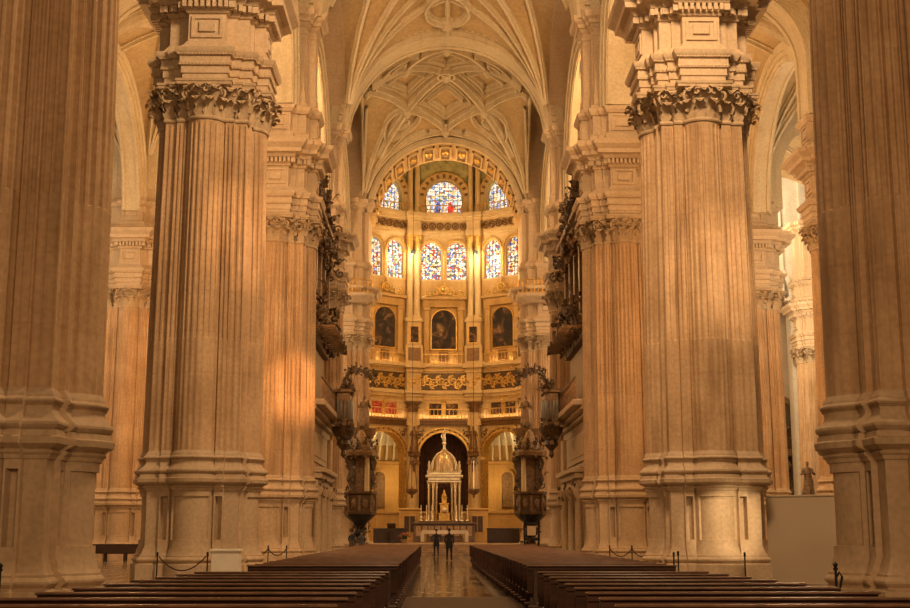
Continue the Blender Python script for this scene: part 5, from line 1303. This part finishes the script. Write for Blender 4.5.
# plain partition board on the right
pb = empty('partition_board', (0, 0, 0), 0, 'large plain beige partition board standing between the two right pillars', 'partition')
ax, ay, bx_, by = 10.05, 40.6, 15.2, 37.2
ang = math.atan2(by-ay, bx_-ax); Ln = math.dist((ax, ay), (bx_, by))
mb = MB(); mb.T = Matrix.Translation((ax, ay, 0)) @ Matrix.Rotation(ang, 4, 'Z'); mb.bbox(0, Ln, -.05, .05, 0, 2.72, .01); mb.build('panel', 'board', pb, 0)
mb = MB(); mb.T = Matrix.Translation((ax, ay, 0)) @ Matrix.Rotation(ang, 4, 'Z'); mb.bbox(-.03, Ln+.03, -.07, .07, 2.72, 2.78, .01); mb.build('top_rail', 'board', pb, 0)
# dark benches in the left aisle
for k, (x, y) in enumerate(((-18.9, 70.5), (-17.6, 69.8))):
    root = empty('aisle_bench', (x, y, 0), 0, ('dark bench far in the left aisle before the pale pillar, outer one', 'dark bench far in the left aisle before the pale pillar, inner one')[k], 'bench')
    mb = MB(); mb.bbox(-1.2, 1.2, -.05, .0, .45, .95, .01); mb.build('backrest', 'dark_wood', root)
    mb = MB(); mb.bbox(-1.2, 1.2, .0, .45, .42, .47, .01); mb.build('seat', 'dark_wood', root)
    for q in (-1.1, 0, 1.1):
        for yy in (-.02, .4): mb = MB(); mb.bbox(q-.04, q+.04, yy-.03, yy+.03, 0, .44, .01); mb.build('leg', 'dark_wood', root)
# altarpiece in the far right chapel
rt = empty('altarpiece', (28.3, 108.8, 0), 0, 'tall dark carved altarpiece seen in the gap before the right-edge pillar', 'altarpiece')
mb = MB(); mb.prism([(-3, 1.2), (3, 1.2)]+[(3*math.cos(PI*q/18), 10.5+3*math.sin(PI*q/18)) for q in range(19)], -.2, .5); mb.build('backing', 'bronze_carving', rt, 0)
mb = MB(); mb.bbox(-3, 3, -1.2, .5, 0, 1.2, .04); mb.build('base', 'dark_marble', rt)
for i in range(4): mb = MB(); mb.lathe([(.3, 1.2), (.3, 1.6), (.2, 1.8), (.24, 4), (.17, 7.4), (.3, 8)], -2.6+i*1.73, -.6, 0, 12); mb.build('column', 'dark_gilding', rt)
mb = MB(); mb.bbox(-3.1, 3.1, -1.0, .5, 8, 8.6, .05); mb.archring(0, 10.5, 2.6, 3.05, -.5, .3, 22, legs=1.8); mb.build('cornice', 'dark_gilding', rt)
mb = MB(); carve(mb, [(x, -.7, z_) for x in (-2.6, -.9, .9, 2.6) for z_ in (2.2, 4.5, 7.5, 9)]+[(x, -.3, z_) for x in (-1.7, 0, 1.7) for z_ in (3, 5, 7, 10)], .5, 3, 10); mb.build('carving', 'dark_gilding', rt)
statue(28.15, 97.4, 4.35, 2.7, 0, 'brown carved figure on a bracket beside the dark altarpiece', 'old_carving')
mb = MB(); mb.bbox(-.5, .5, -.5, .5, 0, 4.15, .05); o = mb.build('statue_pedestal', 'wall_stone', loc=(28.15, 97.4, 0)); tag(o, 'stone pedestal under the brown figure beside the dark altarpiece', 'pedestal')

# ------------------------------------------------------------------ lights
def point(x, y, z, e, c=(1, .72, .42), r=.6):  # serves added unseen fill lights and the glow of the fixture bulbs
    l = bpy.data.lights.new('lamp', 'POINT'); l.energy = e; l.color = c; l.shadow_soft_size = r; o = bpy.data.objects.new('lamp_light', l); o.location = (x, y, z); col.objects.link(o); return o
def spot(loc, to, e, c, ang, blend=.5, r=.3):
    l = bpy.data.lights.new('spot', 'SPOT'); l.energy = e; l.color = c; l.spot_size = R(ang); l.spot_blend = blend; l.shadow_soft_size = r
    o = bpy.data.objects.new('spot_light', l); o.location = loc; o.rotation_euler = (Vector(to)-Vector(loc)).to_track_quat('-Z', 'Y').to_euler(); col.objects.link(o); return o
def area(loc, to, e, c, sx, sy):  # area lights are added helpers, with no window behind them
    l = bpy.data.lights.new('area', 'AREA'); l.shape = 'RECTANGLE'; l.size = sx; l.size_y = sy; l.energy = e; l.color = c
    o = bpy.data.objects.new('window_light', l); o.location = loc; o.rotation_euler = (Vector(to)-Vector(loc)).to_track_quat('-Z', 'Y').to_euler(); col.objects.link(o); return o
W = bpy.data.worlds.new('World'); sc.world = W; W.use_nodes = True
W.node_tree.nodes['Background'].inputs[0].default_value = (1, .60, .31, 1); W.node_tree.nodes['Background'].inputs[1].default_value = .11
WARM = (1, .53, .21); DAY = (1, .78, .50)
def fixture(x, y, z, lab, e, c):
    root = empty('floodlight', (x, y, z), 0, lab, 'lamp')
    mb = MB(); mb.lathe([(.16, -.1), (.2, .0), (.2, .22), (.1, .3), (.001, .32)], n=12, cap=False); mb.build('housing', 'black_iron', root)
    mb = MB(); mb.sphere((0, 0, .06), .15, 10, 7); mb.build('bulb', 'lamp_glow', root)
    point(x, y-.5, z-.3, e, c, .2)
for s1 in (-1, 1):
    # unseen fill lights added behind the sanctuary pillars to brighten the rotunda
    point(s1*7.6, 101.2, 15, 720, (1, .56, .20)); point(s1*7.6, 101.2, 27, 1700, (1, .64, .30)); point(s1*7.6, 101.0, 6, 330, (1, .54, .19))
    point(s1*4.4, 99.3, 22, 500, (1, .58, .22))
    point(s1*3.9, 120.0, 6.2, 190, (1, .60, .20), .4); point(s1*7.4, 119.4, 10.6, 120, (1, .7, .32), .2)
    # unseen fill lights added behind the pillars for crossing, nave and aisles
    point(s1*12.5, 68, 12, 1300, WARM); point(s1*12.5, 50, 12, 1300, WARM); point(s1*13.5, 86, 14, 900, DAY)
    point(s1*25, 68, 16, 1300 if s1 > 0 else 900, DAY); point(s1*25.5, 92, 18, 2600 if s1 > 0 else 1800, DAY)
    point(s1*9.8, 84.0, 24, 1050, (1, .60, .28)); point(s1*9.2, 68, 24.5, 1150, (1, .60, .28)); point(s1*9.2, 50, 24, 800, (1, .60, .28))
area((23, 97, 28), (30, 103, 29.5), 900, DAY, 3, 3); area((-22, 96, 27), (-30, 103, 26), 700, DAY, 3, 3)  # added fill, hidden from view, brightening the aisle end walls
for k in range(-2, 3):                                          # lamp strips behind the two gallery railings
    for z, e in ((17.25, 24), (12.05, 22)):
        T = bayT(k) @ Matrix.Translation((0, -.35, z)); l = bpy.data.lights.new('gallery_strip', 'AREA'); l.shape = 'RECTANGLE'; l.size = 4.6; l.size_y = .12; l.energy = e; l.color = (1, .66, .34)
        o = bpy.data.objects.new('gallery_strip_light', l); col.objects.link(o); o.matrix_world = T @ Matrix.Rotation(R(150), 4, 'X')
fixture(-2.95, 116.0, 27.6, 'bright little floodlight glaring in front of the left tall rotunda column', 330, (1, .8, .5))
fixture(2.95, 116.0, 27.6, 'bright little floodlight glaring in front of the right tall rotunda column', 330, (1, .8, .5))
fixture(-7.4, 61.6, 10.0, 'warm lamp glowing low beside the left organ, behind its balustrade', 170, WARM)
fixture(7.4, 61.6, 10.0, 'warm lamp glowing low beside the right organ, behind its balustrade', 170, WARM)
area((5, 25, 25), (-1, 56, 9), 4200, (1, .66, .36), 6, 4)  # key light added overhead, out of view, for the nave pillars
area((3, -5, 10), (0, 35, 6), 1500, (1, .60, .30), 7, 5)  # fill light added behind the camera
spot((13.2, 43, 13), (-6.4, 57.4, 8.3), 26000, (1, .46, .17), 9, .8)
spot((12.5, 30.5, 15.5), (-6.2, 40.2, 11.5), 9000, (1, .56, .26), 12, .9)
spot((14.0, 27.5, 17), (8.9, 39.4, 10.2), 5200, (1, .68, .38), 18, .9)
spot((12.6, 30.0, 5), (8.7, 39.6, 1.9), 3200, (1, .72, .40), 13, .3)
# camera
cam = bpy.data.cameras.new('camera'); co = bpy.data.objects.new('camera', cam); col.objects.link(co)
cam.sensor_width = 36; cam.lens = 1250/910*36; cam.clip_end = 400; cam.clip_start = .1
co.location = (-.53, 0, 1.65); co.rotation_euler = (R(90)+math.atan(227/1250), 0, -math.atan(17/1250)); sc.camera = co
vs = sc.view_settings; vs.view_transform = 'Standard'; vs.look = 'None'; vs.gamma = 1; vs.exposure = .5; vs.use_curve_mapping = False

sc.cycles.diffuse_bounces = 2
sc.cycles.max_bounces = 6
